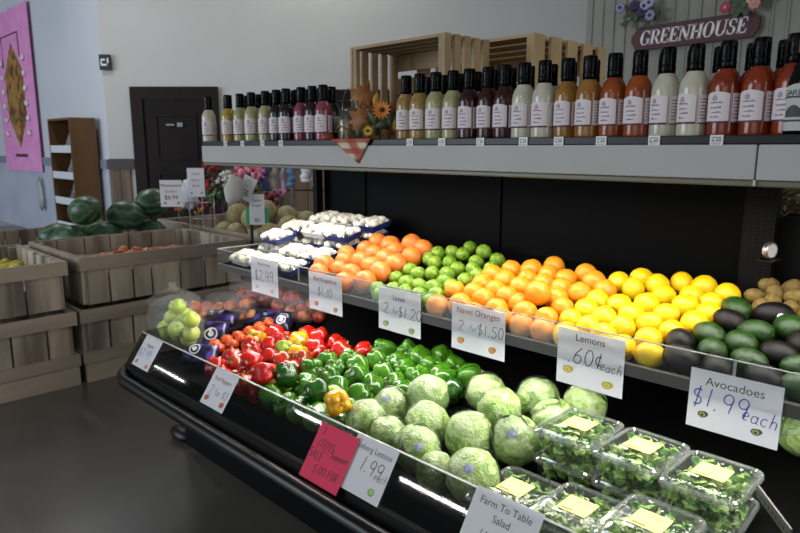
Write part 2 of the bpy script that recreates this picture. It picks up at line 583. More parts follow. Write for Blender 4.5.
def hand_mesh(txt, h, m, slant=0.08, weight=0.09, seed=0):
    """handwritten strokes as flat ribbons in the xz plane, centred"""
    q = random.Random(seed)
    mb = MB()
    x = 0.0
    for ch in txt:
        wd, strokes = HAND.get(ch, (.35, []))
        dy = q.uniform(-.06, .06)
        for st in strokes:
            pts = [Vector(((x + a + slant * b) * h, (b + dy) * h)) for a, b in st]
            vs = []
            for i, p in enumerate(pts):
                d = (pts[min(i + 1, len(pts) - 1)] - pts[max(i - 1, 0)])
                if d.length < 1e-9:
                    d = Vector((1, 0))
                d.normalize()
                n = Vector((-d.y, d.x)) * (weight * h * 0.5)
                vs += [(p.x + n.x, 0, p.y + n.y), (p.x - n.x, 0, p.y - n.y)]
            mb.add(vs, [(2 * i, 2 * i + 1, 2 * i + 3, 2 * i + 2) for i in range(len(pts) - 1)])
        x += wd + 0.12
    off = x * h * 0.5
    mb.v = [(a - off, b, c - h * 0.5) for a, b, c in mb.v]
    return mb.mesh('handwriting', m, False)


# ================================================================ THE REFRIGERATED CASE
XL, XR = -2.76, 0.55
YG, ZG = 1.135, 0.676         # lip of the lower tub
YM, ZM = 1.50, 1.010          # lip of the fruit shelf
LOW = (0.535 - 1.15 * 0.15, 0.15)     # lower deck  z = a + b y
MID = (0.925 - 1.55 * 0.244, 0.244)   # fruit deck


def zdeck(pl, y):
    return pl[0] + pl[1] * y


case = empty('display_case', (-1.1, 1.6, 0), label='long black refrigerated produce case with fruit shelf and white-fronted canopy', cat='display case')
CB = Vector((-1.1, 1.6, 0))


def cpart(mb, name, m, smooth=False, bevel=0):
    o = mb.build(name, m, None, smooth, bevel=bevel)
    o.parent = case
    o.location = -CB
    return o


def prism(prof, x0, x1, mi=0, mb=None):
    """closed (y,z) outline swept along x"""
    mb = mb or MB()
    n = len(prof)
    mb.add([(x0, y, z) for y, z in prof] + [(x1, y, z) for y, z in prof],
           [tuple(range(n)), tuple(range(2 * n - 1, n - 1, -1))] + [((i + 1) % n, i, n + i, n + (i + 1) % n) for i in range(n)], mi)
    return mb


# plinth and feet
cpart(MB().box((XL - 0.10, 1.36, 0.03), (XR, 2.30, 0.355)), 'plinth', M['black_matte'], bevel=0.004)
f = MB()
f.blob((XL - 0.22, 1.40, 0.035), (0.10, 0.045, 0.035), 16, 8)
cpart(f, 'foot', M['black'], True)
# tub body: sloping black underside and back
tub = prism([(1.03, 0.50), (1.36, 0.36), (2.26, 0.36), (2.26, 0.60), (2.0, 0.60), (1.17, 0.478), (1.12, 0.475), (1.075, 0.545), (1.055, 0.545)], XL, XR)
cpart(tub, 'tub_body', M['black_matte'])
# bumper rail with a rounded left corner
pts = [(XR, 1.0, 0.515), (-1.3, 1.0, 0.515), (XL + 0.22, 1.0, 0.515)]
pts += [(XL + 0.15 - 0.21 * math.sin(R(a)), 1.21 - 0.21 * math.cos(R(a)), 0.515) for a in range(0, 91, 10)]
pts += [(XL - 0.06, 1.6, 0.515), (XL - 0.06, 2.26, 0.515)]
bmp = MB().tube(pts, 0.026, 12)
cpart(bmp, 'bumper', M['bumper'], True)
# deck: dark ribbed liner under the produce
dk = prism([(1.17, zdeck(LOW, 1.17) - 0.03), (2.12, zdeck(LOW, 2.12) - 0.03), (2.12, zdeck(LOW, 2.12)), (1.17, zdeck(LOW, 1.17))], XL + 0.03, XR)
cpart(dk, 'lower_deck', M['black_matte'])
# clear tub front, leaning out at its foot, with the end return
TH = 0.006


def glass_y(z):
    return YG - (ZG - z) * 0.68


lg = prism([(glass_y(0.545), 0.545), (YG, ZG), (YG + TH, ZG), (glass_y(0.545) + TH, 0.545)], XL + 0.02, XR)
cpart(lg, 'tub_front', M['tub_clear'])
le = MB()
le.add([(XL + 0.012, glass_y(0.545) + 0.01, 0.545), (XL + 0.012, 2.2, 0.60), (XL + 0.012, 2.2, 0.74), (XL + 0.012, YG + 0.01, ZG),
        (XL + 0.006, glass_y(0.545) + 0.01, 0.545), (XL + 0.006, 2.2, 0.60), (XL + 0.006, 2.2, 0.74), (XL + 0.006, YG + 0.01, ZG)], [(0, 1, 2, 3), (7, 6, 5, 4), (0, 3, 7, 4), (3, 2, 6, 7)])
cpart(le, 'tub_end', M['tub_clear'])
cpart(MB().box((XL + 0.02, YG - 0.001, ZG + 0.0005), (XR, YG + TH + 0.001, ZG + 0.0025)), 'tub_lip', M['acrylic_edge'])
# black rear wall below the shelf and the back panel above
cpart(MB().box((XL, 2.12, 0.45), (XR, 2.16, 0.97)), 'rear_liner', M['black_matte'])
XP = -0.63
bp = MB().box((-2.68, 2.12, 0.975), (XP, 2.15, 1.405))
for x in (-2.36, -1.55):
    bp.box((x, 2.112, 1.02), (x + 0.006, 2.1195, 1.40))
bp.box((-2.66, 2.105, 1.0), (XP - 0.01, 2.1195, 1.035))
cpart(bp, 'back_panel', M['black_steel'])


def slots():
    m = mat('perforated_black', '#0a0a0a', 0.5, spec=0.1)
    nt = m.node_tree
    N, L = nt.nodes, nt.links
    tc = N.new('ShaderNodeTexCoord')
    bk = N.new('ShaderNodeTexBrick')
    bk.offset = 0.0
    bk.inputs['Scale'].default_value = 1.0
    bk.inputs['Brick Width'].default_value = 0.018
    bk.inputs['Row Height'].default_value = 0.011
    bk.inputs['Mortar Size'].default_value = 0.0028
    bk.inputs['Color1'].default_value = hexc('#020202')
    bk.inputs['Color2'].default_value = hexc('#050505')
    bk.inputs['Mortar'].default_value = hexc('#12100d')
    mp = N.new('ShaderNodeMapping')
    mp.inputs['Rotation'].default_value = (R(90), 0, 0)
    L.new(tc.outputs['Object'], mp.inputs[0])
    L.new(mp.outputs[0], bk.inputs['Vector'])
    L.new(bk.outputs['Color'], N['Principled BSDF'].inputs['Base Color'])
    return m


M['slots'] = slots()
cpart(MB().box((XP + 0.004, 2.06, 0.95), (-0.54, 2.10, 1.405)), 'upright', M['slots'])
cpart(MB().box((-2.70, 2.06, 0.95), (-2.668, 2.10, 1.405)), 'upright', M['slots'])
z2 = at(790, 218, Y=2.13).z
cpart(MB().box((XP + 0.001, 2.12, 0.975), (XR, 2.15, z2)), 'back_panel', M['black_matte'])
# fruit shelf
sh = prism([(YM + 0.012, 0.925), (2.12, zdeck(MID, 2.12) - 0.03), (2.12, zdeck(MID, 2.12)), (YM + 0.03, zdeck(MID, YM + 0.03)), (YM + 0.012, 0.94)], XL + 0.06, XR)
cpart(sh, 'fruit_shelf', M['black_matte'])
cpart(MB().box((XL + 0.06, YM - 0.006, 0.915), (XR, YM + 0.010, 0.945)), 'shelf_rail', M['grey_rail'])
for x0, x1 in ((XL + 0.055, -2.073), (-2.067, -1.26), (-1.255, -0.446), (-0.440, XR)):
    cpart(MB().box((x0, YM, 0.9455), (x1, YM + 0.005, ZM)), 'shelf_glass', M['acrylic'])
    cpart(MB().box((x0, YM - 0.0005, ZM + 0.0003), (x1, YM + 0.0055, ZM + 0.0022)), 'glass_edge', M['acrylic_edge'])
eg = MB().box((XL + 0.049, YM, 0.9455), (XL + 0.054, 2.05, ZM))
cpart(eg, 'shelf_glass', M['acrylic'])
cpart(MB().box((XL + 0.0485, YM, ZM + 0.0003), (XL + 0.0545, 2.05, ZM + 0.0045)), 'glass_edge', M['acrylic_edge'])
for x in (-2.07, -0.443):
    cpart(MB().box((x - 0.003, YM - 0.003, 0.955), (x + 0.003, YM + 0.0, ZM + 0.004)), 'glass_clip', M['acrylic_edge'])
# canopy
cpart(MB().box((XL, 1.50, 1.445), (XR, 2.64, 1.497)), 'canopy_top', M['black'])
ed = M['fascia']
cpart(MB().box((XL, 1.478, 1.412), (-0.4365, 1.4995, 1.485)), 'fascia', ed, bevel=0.003)
cpart(MB().box((-0.4335, 1.478, 1.412), (XR, 1.4995, 1.485)), 'fascia', ed, bevel=0.003)
cpart(MB().box((XL, 1.484, 1.398), (-0.436, 1.506, 1.411)), 'fascia_lip', M['olive'], bevel=0.003)
cpart(MB().box((-0.433, 1.484, 1.398), (XR, 1.506, 1.411)), 'fascia_lip', M['olive'], bevel=0.003)
cpart(MB().box((-0.4365, 1.476, 1.400), (-0.4335, 1.4995, 1.412)), 'seam_clip', M['white'])
cpart(MB().box((XL, 1.482, 1.4855), (XR, 1.4995, 1.505)), 'tag_rail', M['black'], bevel=0.002)
cpart(MB().box((XL + 0.02, 1.59, 1.405), (XR, 1.65, 1.444)), 'light_housing', M['white'])
cpart(MB().box((XL + 0.1, 1.565, 0.906), (XR, 1.605, 0.922)), 'light_housing', M['white'])
# dial thermometer on the upright
th = empty('dial_thermometer', at(768, 250, Y=1.99), (R(90), R(-12), R(68)), label='round silver dial thermometer on a black clip by the perforated upright', cat='thermometer')
MB().lathe([(0.0, 0.0), (0.024, 0.0), (0.024, 0.012), (0.020, 0.014), (0.020, 0.011), (0, 0.011)], 24, caps=False).build('bezel', M['steel'], th, 'auto')
MB().lathe([(0, 0.0112), (0.0198, 0.0112)], 24, caps=False).build('dial_face', mat('dial_face', '#d8d0cc', 0.4), th)
MB().box((-0.02, -0.028, -0.02), (0.02, -0.024, 0.03)).build('clip', M['black'], th, False)
# metal dividers standing on the lower deck


def perforated(label, p, q, hgt, n=9, grp=None):
    """leaning plate from p to q with a row of slots"""
    root = empty('shelf_divider', (p + q) / 2, label=label, cat='divider', group=grp)
    d = (q - p)
    up = Vector((0, 0, hgt))
    nrm = d.cross(up).normalized() * 0.002
    h = d / 2
    pl = MB()
    c = [-h - nrm, h - nrm, h - nrm + up, -h - nrm + up, -h + nrm, h + nrm, h + nrm + up, -h + nrm + up]
    pl.add(c, [(0, 1, 2, 3), (7, 6, 5, 4), (1, 0, 4, 5), (2, 1, 5, 6), (3, 2, 6, 7), (0, 3, 7, 4)])
    pl.build('plate', M['grey_rail'], root, False)
    sl = MB()
    for s in (-1, 1):
        for i in range(n):
            a = -h + d * ((i + 0.5) / n)
            e = d / n * 0.22
            k = nrm * (1.2 * s)
            sl.add([a - e + k + up * 0.25, a + e + k + up * 0.25, a + e + k + up * 0.6, a - e + k + up * 0.6], [(0, 1, 2, 3)])
    sl.build('slot', M['black'], root, False)
    return root


# ================================================================ WOODEN BINS


def make_bin(label, x0, x1, y0, y1, z0, z1, base=0.0, group=None, seed=1, fill=None, rails=True):
    """slatted wooden bulk bin: plank walls, rails round the rim and foot, corner posts"""
    q = random.Random(seed)
    cx, cy = (x0 + x1) / 2, (y0 + y1) / 2
    root = empty('wooden_bin', (cx, cy, z0), label=label, cat='wooden bin', group=group)
    ax, ay, h = (x1 - x0) / 2, (y1 - y0) / 2, z1 - z0
    T = 0.018
    zb = base

    def wall(axis, sgn):
        mb = MB()
        half = (ay if axis == 'x' else ax) - 0.02
        s = -half
        while s < half - 0.02:
            e = min(s + q.uniform(0.12, 0.21), half)
            if half - e < 0.06:
                e = half
            g = 0.013
            top = h - q.uniform(0.002, 0.01)
            if axis == 'x':
                a = sgn * (ax - T) if sgn > 0 else -ax
                mb.box((a, s + g / 2, zb + 0.02), (a + T, e - g / 2, top))
            else:
                a = sgn * (ay - T) if sgn > 0 else -ay
                mb.box((s + g / 2, a, zb + 0.02), (e - g / 2, a + T, top))
            s = e
        mb.build('side_panel', M['binwood'], root, False)
        # rails
        for (r0, r1, nm) in ((h - 0.085, h, 'top_rail'), (zb, zb + 0.075, 'bottom_rail'))[:2 if rails else 1]:
            rb = MB()
            if axis == 'x':
                a = sgn * ax
                rb.box((min(a, a + sgn * 0.022), -ay - 0.02, r0), (max(a, a + sgn * 0.022), ay + 0.02, r1))
            else:
                a = sgn * ay
                rb.box((-ax, min(a, a + sgn * 0.022), r0 + 0.001), (ax, max(a, a + sgn * 0.022), r1 - 0.001))
            rb.build(nm, M['binrail'], root, False)
    for axis in 'xy':
        for s in (1, -1):
            wall(axis, s)
    for sx in (1, -1):
        for sy in (1, -1):
            px, py = sx * (ax - T - 0.022), sy * (ay - T - 0.022)
            MB().box((px - 0.02, py - 0.02, zb + 0.02), (px + 0.02, py + 0.02, h - 0.012)).build('corner_post', M['binwood'], root, False)
    zf = (fill - z0) if fill else zb + 0.05
    MB().box((-ax + T + 0.045, -ay + T + 0.045, zf - 0.02), (ax - T - 0.045, ay - T - 0.045, zf)).build('bin_floor', M['binwood'], root, False)
    if base:
        b = MB()
        for sy in (-1, 0, 1):
            b.box((-ax - 0.01, sy * (ay - 0.06) - 0.05, 0), (ax + 0.02, sy * (ay - 0.06) + 0.05, base - 0.002))
        b.box((ax - 0.02, -ay - 0.01, 0.0), (ax + 0.021, ay + 0.01, base - 0.004))
        b.build('skid', M['binrail'], root, False)
    return root


GB = 'stacked wooden produce bins'
make_bin('lower wooden bin on a skid, under the bin of yellow squash', -5.22, -4.20, 0.15, 1.31, 0.0, 0.47, 0.12, GB, 1)
make_bin('upper weathered wooden bin holding yellow squash', -5.20, -4.22, 0.17, 1.29, 0.472, 0.79, 0.0, GB, 2, 0.625, False)
make_bin('lower wooden bin on a skid, under the bin of red apples', -5.22, -4.20, 1.37, 2.56, 0.0, 0.47, 0.12, GB, 3)
make_bin('upper weathered wooden bin holding red apples', -5.20, -4.22, 1.40, 2.55, 0.472, 0.80, 0.0, GB, 4, 0.675, False)
make_bin('wooden bin heaped with watermelons behind the apple bin', -6.60, -5.35, 0.98, 2.68, 0.0, 0.74, 0.0, None, 5, 0.60)
make_bin('wooden bin of cantaloupes beyond the end of the produce case', -6.0, -3.85, 2.74, 4.1, 0.0, 0.80, 0.0, None, 6, 0.65)


# low brown table at the far side of the first bin
tb = empty('wooden_table', (-6.3, 0.40, 0), label='low brown wooden table behind the bin of yellow squash', cat='table')
MB().box((-0.55, -0.5, 0.76), (0.55, 0.5, 0.80)).build('table_top', M['brownwood'], tb, False)
for sx in (-1, 1):
    for sy in (-1, 1):
        MB().box((sx * 0.48 - 0.03, sy * 0.43 - 0.03, 0), (sx * 0.48 + 0.03, sy * 0.43 + 0.03, 0.759)).build('leg', M['brownwood'], tb, False)
# ================================================================ ROUND PRODUCE KITS
M['stem'] = mat('green_stem', '#6e8a3a', 0.6)
M['brownstem'] = mat('brown_stem', '#4a3420', 0.8)


def peel(name, c1, c2, bump=0.25, bs=130, rough=0.38, ns=6, **k):
    return mat(name, c1, rough, noise_col=c2, nscale=ns, bump=bump, bscale=bs, spec=0.5, **k)


def fruit_mesh(name, m, rad, fn=None, n=20, mm=14):
    return MB().blob((0, 0, 0), rad, n, mm, 0, fn).mesh(name, m, True)


def citrus_fn(tip=0.0, dim=0.06):
    def fn(th, ph):
        q = 1 + 0.012 * math.sin(3 * th + 2 * ph)
        e = math.exp(-(ph / 0.22) ** 2)
        f = math.exp(-((math.pi - ph) / 0.22) ** 2)
        return q - dim * e + (tip - (0.04 if not tip else 0)) * f + tip * 0.6 * e
    return fn


def rel_noise(amp, freq, seed=0.0):
    def fn(th, ph):
        p = Vector((math.sin(ph) * math.cos(th), math.sin(ph) * math.sin(th), math.cos(ph)))
        return 1 + amp * noise.noise(p * freq + Vector((seed, seed * 1.7, -seed)))
    return fn


def relax(pos, rad, plane, xr, yr, iters=120, tie=0.04, drop=0.0012):
    """lets a heap settle: pushes apart what overlaps, keeps it on the sloping deck"""
    P = np.array([tuple(p) for p in pos], float)
    P0 = P.copy()
    Rr = np.array(rad, float)
    a, b = plane
    nl = math.sqrt(1 + b * b)
    for it in range(iters):
        D = P[:, None] - P[None]
        d = np.sqrt((D ** 2).sum(2)) + 1e-9
        S = Rr[:, None] + Rr[None]
        ov = np.where(d < S, S - d, 0)
        np.fill_diagonal(ov, 0)
        push = (D / d[:, :, None] * (ov * 0.27)[:, :, None]).sum(1)
        P += push
        last = it > iters - 30
        if not last:
            P += (P0 - P) * (tie * (1 - it / iters))
            P[:, 2] -= drop
        P[:, 0] = np.clip(P[:, 0], xr[0] + Rr, xr[1] - Rr)
        P[:, 1] = np.clip(P[:, 1], yr[0] + Rr, yr[1] - Rr)
        g = a + b * P[:, 1] + Rr * nl - P[:, 2]
        P[:, 2] += np.maximum(g, 0)
    return [Vector(p) for p in P]


def settle(items, plane):
    """final fall: lower each piece until it meets the deck or two pieces below"""
    return items


def rrot(q=None, tilt=3.14):
    q = q or rnd
    return Euler((q.uniform(-tilt, tilt), q.uniform(-tilt, tilt), q.uniform(0, 6.28)))


def fruit_obj(name, me, pos, rot, scale, label, cat, group):
    o = bpy.data.objects.new(name, me)
    COL.objects.link(o)
    o.location = pos
    o.rotation_euler = rot
    o.scale = scale if isinstance(scale, (tuple, list, Vector)) else (scale,) * 3
    return tag(o, label, cat, group)


def row_labels(items, y0, wid, noun, anchor, front='glass'):
    """items: list of (pos, adj). A label by row (counted from the glass) and place along the row."""
    rows = {}
    for i, (p, adj) in enumerate(items):
        rows.setdefault((max(0, int((p.y - y0) / wid))), []).append(i)
    out = [None] * len(items)
    for ri, r in enumerate(sorted(rows)):
        ids = sorted(rows[r], key=lambda i: items[i][0].x)
        for n, i in enumerate(ids):
            adj = items[i][1]
            out[i] = f"{adj}{noun} in the {ORD[ri]} row from the {front}, {ORD[n]} from the {anchor}"
    return out


# --- watermelons
def melon_mat():
    m = mat('watermelon_rind', '#2c4a2c', 0.4)
    nt = m.node_tree
    N, L = nt.nodes, nt.links
    tc = N.new('ShaderNodeTexCoord')
    gr = N.new('ShaderNodeTexWave')
    gr.wave_type = 'RINGS'
    gr.rings_direction = 'X'
    sp = N.new('ShaderNodeSeparateXYZ')
    L.new(tc.outputs['Object'], sp.inputs[0])
    at2 = N.new('ShaderNodeMath')
    at2.operation = 'ARCTAN2'
    L.new(sp.outputs['Y'], at2.inputs[0])
    L.new(sp.outputs['Z'], at2.inputs[1])
    nz = N.new('ShaderNodeTexNoise')
    nz.inputs['Scale'].default_value = 9
    L.new(tc.outputs['Object'], nz.inputs['Vector'])
    mu = N.new('ShaderNodeMath')
    mu.operation = 'MULTIPLY_ADD'
    mu.inputs[1].default_value = 1.6
    L.new(nz.outputs['Fac'], mu.inputs[0])
    L.new(at2.outputs[0], mu.inputs[2])
    m9 = N.new('ShaderNodeMath')
    m9.operation = 'MULTIPLY'
    m9.inputs[1].default_value = 7
    L.new(mu.outputs[0], m9.inputs[0])
    sn = N.new('ShaderNodeMath')
    sn.operation = 'SINE'
    L.new(m9.outputs[0], sn.inputs[0])
    rp = N.new('ShaderNodeValToRGB')
    rp.color_ramp.elements[0].position = 0.1
    rp.color_ramp.elements[0].color = hexc('#2c4a33')
    rp.color_ramp.elements[1].position = 0.8
    rp.color_ramp.elements[1].color = hexc('#54724f')
    L.new(sn.outputs[0], rp.inputs[0])
    L.new(rp.outputs[0], N['Principled BSDF'].inputs['Base Color'])
    nt.nodes.remove(gr)
    return m


WM = melon_mat()
wme = fruit_mesh('watermelon', WM, (0.155, 0.125, 0.12), rel_noise(0.04, 1.5), 24, 14)
wl = [(94, 212, 'watermelon on top of the heap, second from the wooden magazine rack'), (104, 222, 'large watermelon below the top one, in the middle of the heap'),
      (78, 231, 'watermelon low at the table end of the heap, by the bin corner'), (112, 231, 'half hidden watermelon low in the middle of the bin'),
      (141, 223, 'pale striped watermelon in front of the dark door'), (158, 210, 'watermelon with a yellow patch under the white price card'),
      (170, 221, 'dark watermelon at the flower end of the heap'), (66, 228, 'watermelon at the table end, mostly hidden by its neighbour')]
wp = [at(x, y, t=5.35 + (0.25 if y < 215 else 0.0)) for x, y, _ in wl]
wp = relax(wp, [0.132] * len(wp), (0.602, 0), (-6.53, -5.42), (1.05, 2.61), 200, 0.02, 0.002)
for (x, y, lab), p in zip(wl, wp):
    o = fruit_obj('watermelon', wme, p, Euler((rnd.uniform(0, 6), rnd.uniform(-.25, .25), rnd.uniform(0.2, 1.6))), rnd.uniform(0.97, 1.03), lab, 'watermelon', 'watermelons in the wooden bin')
# --- cantaloupes
CA = mat('cantaloupe_rind', '#8a7f55', 0.7, noise_col='#b3a67c', nscale=40, bump=0.5, bscale=60)
cme = fruit_mesh('cantaloupe', CA, (0.095, 0.095, 0.09), rel_noise(0.03, 1.2), 22, 14)
cl = [(235, 217, 'cantaloupe on top, in front of the black sign pole, tan and round'), (213, 234, 'cantaloupe at the watermelon end of the bin'),
      (236, 234, 'cantaloupe directly below the topmost one by the sign pole'), (272, 211, 'tall cantaloupe on top, just past the green card holder'),
      (264, 227, 'cantaloupe below the green card holder, behind white packages'), (254, 228, 'cantaloupe half behind the black sign pole'),
      (287, 226, 'small cantaloupe between the tall one and the last one'), (306, 220, 'cantaloupe at the case end of the bin, pale and large'), (283, 214, 'cantaloupe tucked behind the tall one')]
cp = [at(x, y, t=5.55 + 0.15 * (y < 222)) for x, y, _ in cl]
cp = relax(cp, [0.094] * len(cp), (0.652, 0), (-5.93, -3.92), (2.81, 4.03), 200, 0.06, 0.0002)
for (x, y, lab), p in zip(cl, cp):
    fruit_obj('cantaloupe', cme, p, rrot(), rnd.uniform(0.98, 1.04), lab, 'cantaloupe', 'cantaloupes in the wooden bin')
for i in range(14):
    pass
# --- apples
AP_R = mat('red_apple_skin', '#8f1f22', 0.3, noise_col='#c48a4a', nscale=14, lo=0.45, hi=0.75)
AP_Y = mat('blush_apple_skin', '#c9873f', 0.3, noise_col='#b9352c', nscale=10)
AP_G = mat('green_apple_skin', '#a3bb48', 0.28, noise_col='#c5d36a', nscale=8)
AP_P = mat('peach_skin', '#c8703a', 0.5, noise_col='#a53a24', nscale=10)
SQ = mat('squash_skin', '#c7b23c', 0.45, noise_col='#a9a63f', nscale=9)


def apple_fn(th, ph):
    return 1 - 0.28 * math.exp(-(ph / 0.42) ** 2) - 0.16 * math.exp(-((math.pi - ph) / 0.36) ** 2) + 0.02 * math.cos(5 * th) * (ph > 1.6)


def apple_kind(m, name='apple'):
    root = bpy.data.objects.new(name, fruit_mesh(name, m, (0.038, 0.038, 0.037), apple_fn, 18, 14))
    COL.objects.link(root)
    MB().tube([(0, 0, 0.024), (0.001, 0.001, 0.033), (0.004, 0.002, 0.042)], 0.0016, 6).build('stem', M['brownstem'], root)
    return root


APK = {'red': apple_kind(AP_R), 'blush': apple_kind(AP_Y), 'green': apple_kind(AP_G)}
PEACH = bpy.data.objects.new('peach', fruit_mesh('peach', AP_P, (0.036, 0.036, 0.036), lambda th, ph: 1 - 0.12 * math.exp(-(ph / 0.3) ** 2) - 0.05 * math.exp(-((math.cos(th) - 1) / 0.03) ** 2), 18, 12))
COL.objects.link(PEACH)
al = [(91, 259, 'blush'), (100, 260, 'red'), (108, 258, 'blush'), (117, 252, 'red'), (123, 248, 'blush'), (127, 254, 'blush'), (136, 249, 'blush'), (137, 254, 'red'), (146, 250, 'red'), (150, 253, 'red'), (158, 249, 'blush'),
      (166, 248, 'red'), (173, 247, 'blush'), (104, 255, 'blush'), (180, 248, 'red')]
ap = [at(x, y, z=0.73) for x, y, _ in al]
ap = relax(ap, [0.036] * len(ap), (0.677, 0), (-5.15, -4.28), (1.46, 2.5), 80, 0.03, 0.002)
ids = sorted(range(len(al)), key=lambda i: ap[i].y)
for n, i in enumerate(ids):
    k = al[i][2]
    clone(APK[k], ap[i], rrot(None, 0.6), rnd.uniform(0.95, 1.1), label=f"{k} apple in the upper wooden bin, {ORD[n]} along from the squash bin", cat='apple', group='apples in the wooden bin')
sqm = fruit_mesh('yellow_squash', SQ, (0.075, 0.034, 0.034), lambda th, ph: 1 - 0.25 * (math.cos(th) > 0) * math.sin(ph) * abs(math.cos(th)), 18, 12)
for n, (x, y, a) in enumerate(((2, 266, 0.3), (10, 265, 1.2), (18, 263, 0.8), (25, 263, 2.0), (6, 262, 2.4), (15, 268, 0.1))):
    p = at(x, y, z=0.68)
    p.x = min(p.x, -4.34)
    o = fruit_obj('yellow_squash', sqm, (p.x, p.y, 0.66 + 0.004 * n), Euler((0, 0, a)), 1, f"yellow squash in the upper bin, {ORD[n]} of the visible ones from the aisle edge", 'squash', 'yellow squash in the bin')

# ================================================================ AT THE BACK WALL
# wooden magazine rack
ry = WA.y - 0.06
rx1 = at(95, 160, Y=ry).x
rz1 = at(60, 118, Y=ry - 0.35).z
rx0 = at(51, 160, Y=ry - 0.35).x
rxm = at(72.5, 160, Y=ry - 0.35).x
rk = empty('magazine_rack', ((rx0 + rxm) / 2, ry - 0.18, 0), label='tall brown wooden magazine rack with papers, standing by the white wall', cat='magazine rack')
hw = (rxm - rx0) / 2
c = MB()
c.box((-hw, -0.17, 0), (-hw + 0.03, 0.17, rz1)).build('side_panel', M['brownwood'], rk, False)
MB().box((hw - 0.03, -0.17, 0), (hw, 0.17, rz1)).build('side_panel', M['brownwood'], rk, False)
MB().box((-hw + 0.031, 0.14, 0), (hw - 0.031, 0.165, rz1)).build('back_panel', mat('rack_inside', '#2b1d10', 0.6), rk, False)
MB().box((-hw + 0.031, -0.17, rz1 - 0.03), (hw - 0.031, 0.139, rz1)).build('top_panel', M['brownwood'], rk, False)
papr = mat('leaflet', '#9a9aa0', 0.6, noise_col='#5d4b4d', nscale=9)
wl_ = M['wall_white']
for i, yy in enumerate((149, 175, 200, 224)):
    z = at(60, yy, Y=ry - 0.35).z
    MB().box((-hw + 0.031, -0.17, z - 0.05), (hw - 0.031, -0.155, z + 0.05)).build('shelf_lip', wl_, rk, False)
    MB().box((-hw + 0.031, -0.154, z - 0.05), (hw - 0.031, 0.139, z - 0.03)).build('shelf', M['brownwood'], rk, False)
    o = empty('leaflet', rk.location + Vector((0.03, -0.09, z - 0.02)), (R(-18), R(10 - 4 * i), 0), label=f"leaflets leaning in the {['top', 'second', 'third', 'lowest'][i]} pocket of the wooden magazine rack", cat='leaflet', group='leaflets in the magazine rack')
    for k in range(4):
        MB().box((-0.12 + 0.05 * k, -0.002 + 0.008 * k, 0), (0.04 + 0.05 * k, 0.001 + 0.008 * k, 0.26 + 0.02 * k)).build('page', papr, o, False)
# pink quilted wall hanging
qy = WA.y - 0.06
qa, qb = at(-4, 60, Y=qy).x, at(31.5, 60, Y=qy).x
qt, qbt = at(28, -1, Y=qy).z, at(38, 172, Y=qy).z
qw, qh = qb - qa, qt - qbt
PK = mat('pink_cloth', '#e59bd0', 0.8, noise_col='#dc8cc5', nscale=5)
ql = empty('wall_hanging', ((qa + qb) / 2, qy, qbt), label='pink quilted wall hanging with a brown pointed panel and white tufts', cat='wall hanging')
MB().box((-qw / 2, -0.01, 0), (qw / 2, 0.01, qh)).build('cloth', PK, ql, False, bevel=0.006)
PX = mat('patchwork', '#5d3a22', 0.8, noise_col='#a8803c', nscale=8, lo=0.4, hi=0.6)
a, b, c, d = 0.25 * qw, qh * 0.34, qh * 0.62, qh * 0.80
MB().add([(0, -0.013, qh * 0.15), (a, -0.013, b), (a, -0.013, c), (0, -0.013, d), (-a, -0.013, c), (-a, -0.013, b)], [(0, 1, 2, 3, 4, 5)]).add(
    [(0, -0.0105, qh * 0.145), (-a * 1.02, -0.0105, b), (-a * 1.02, -0.0105, c), (0, -0.0105, d * 1.003), (a * 1.02, -0.0105, c), (a * 1.02, -0.0105, b)], [(0, 1, 2, 3, 4, 5)]).build('patchwork_panel', PX, ql, False)
MB().box((-0.17 * qw, -0.0135, qh * 0.09), (0.17 * qw, -0.0105, qh * 0.11)).build('ribbon', mat('ribbon_brown', '#5a2a2c', 0.8), ql, False)
rb = MB()
rb.tube([(-0.26 * qw, -0.014, qh * 0.66), (-0.26 * qw, -0.014, qh * 0.85), (0.22 * qw, -0.014, qh * 0.85), (0.22 * qw, -0.014, qh * 0.70)], 0.012, 6)
rb.build('cord', mat('cord_brown', '#5b2f45', 0.8), ql)
for k in range(6):
    for s in (-1, 1):
        MB().blob((s * 0.31 * qw, -0.03, qh * (0.24 + 0.09 * k)), (0.07, 0.03, 0.05), 8, 6, 0, rel_noise(0.5, 3, k)).build('tuft', M['white'], ql)
# clear bag hanging below the quilt
hb = MB().blob((0, 0, 0), (0.10, 0.03, 0.27), 16, 14, 0, rel_noise(0.35, 3.5, 2.0)).build('hanging_bag', film('bag_white', (0.9, 0.9, 0.93, 1), gloss=0.1, haze=0.35, bump=0.8, bscale=14), None, True, loc=at(40.5, 194, Y=WA.y - 0.08))
tag(hb, 'crumpled clear plastic bag hanging on the white wall beside the quilt', 'plastic bag')
# small black sign on the corner of the wall
sg = empty('corner_sign', WA + Vector((0.03, -0.04, at(110, 67, t=9.1).z)), (0, 0, R(45)), label='small black square sign with white marks at the wall corner above the rack', cat='sign')
MB().box((0.0, -0.012, -0.10), (0.15, 0.012, 0.10)).build('sign_board', M['black'], sg, False)
MB().box((0.02, -0.0145, 0.02), (0.08, -0.0125, 0.045)).box((0.03, -0.0145, -0.045), (0.10, -0.0125, -0.02)).box((0.02, -0.0145, -0.045), (0.035, -0.0125, 0.045)).box((0.105, -0.0145, -0.01), (0.125, -0.0125, 0.055)).build('sign_mark', M['white'], sg, False)

# flower display rack between the bins and the wall
FT = 7.3


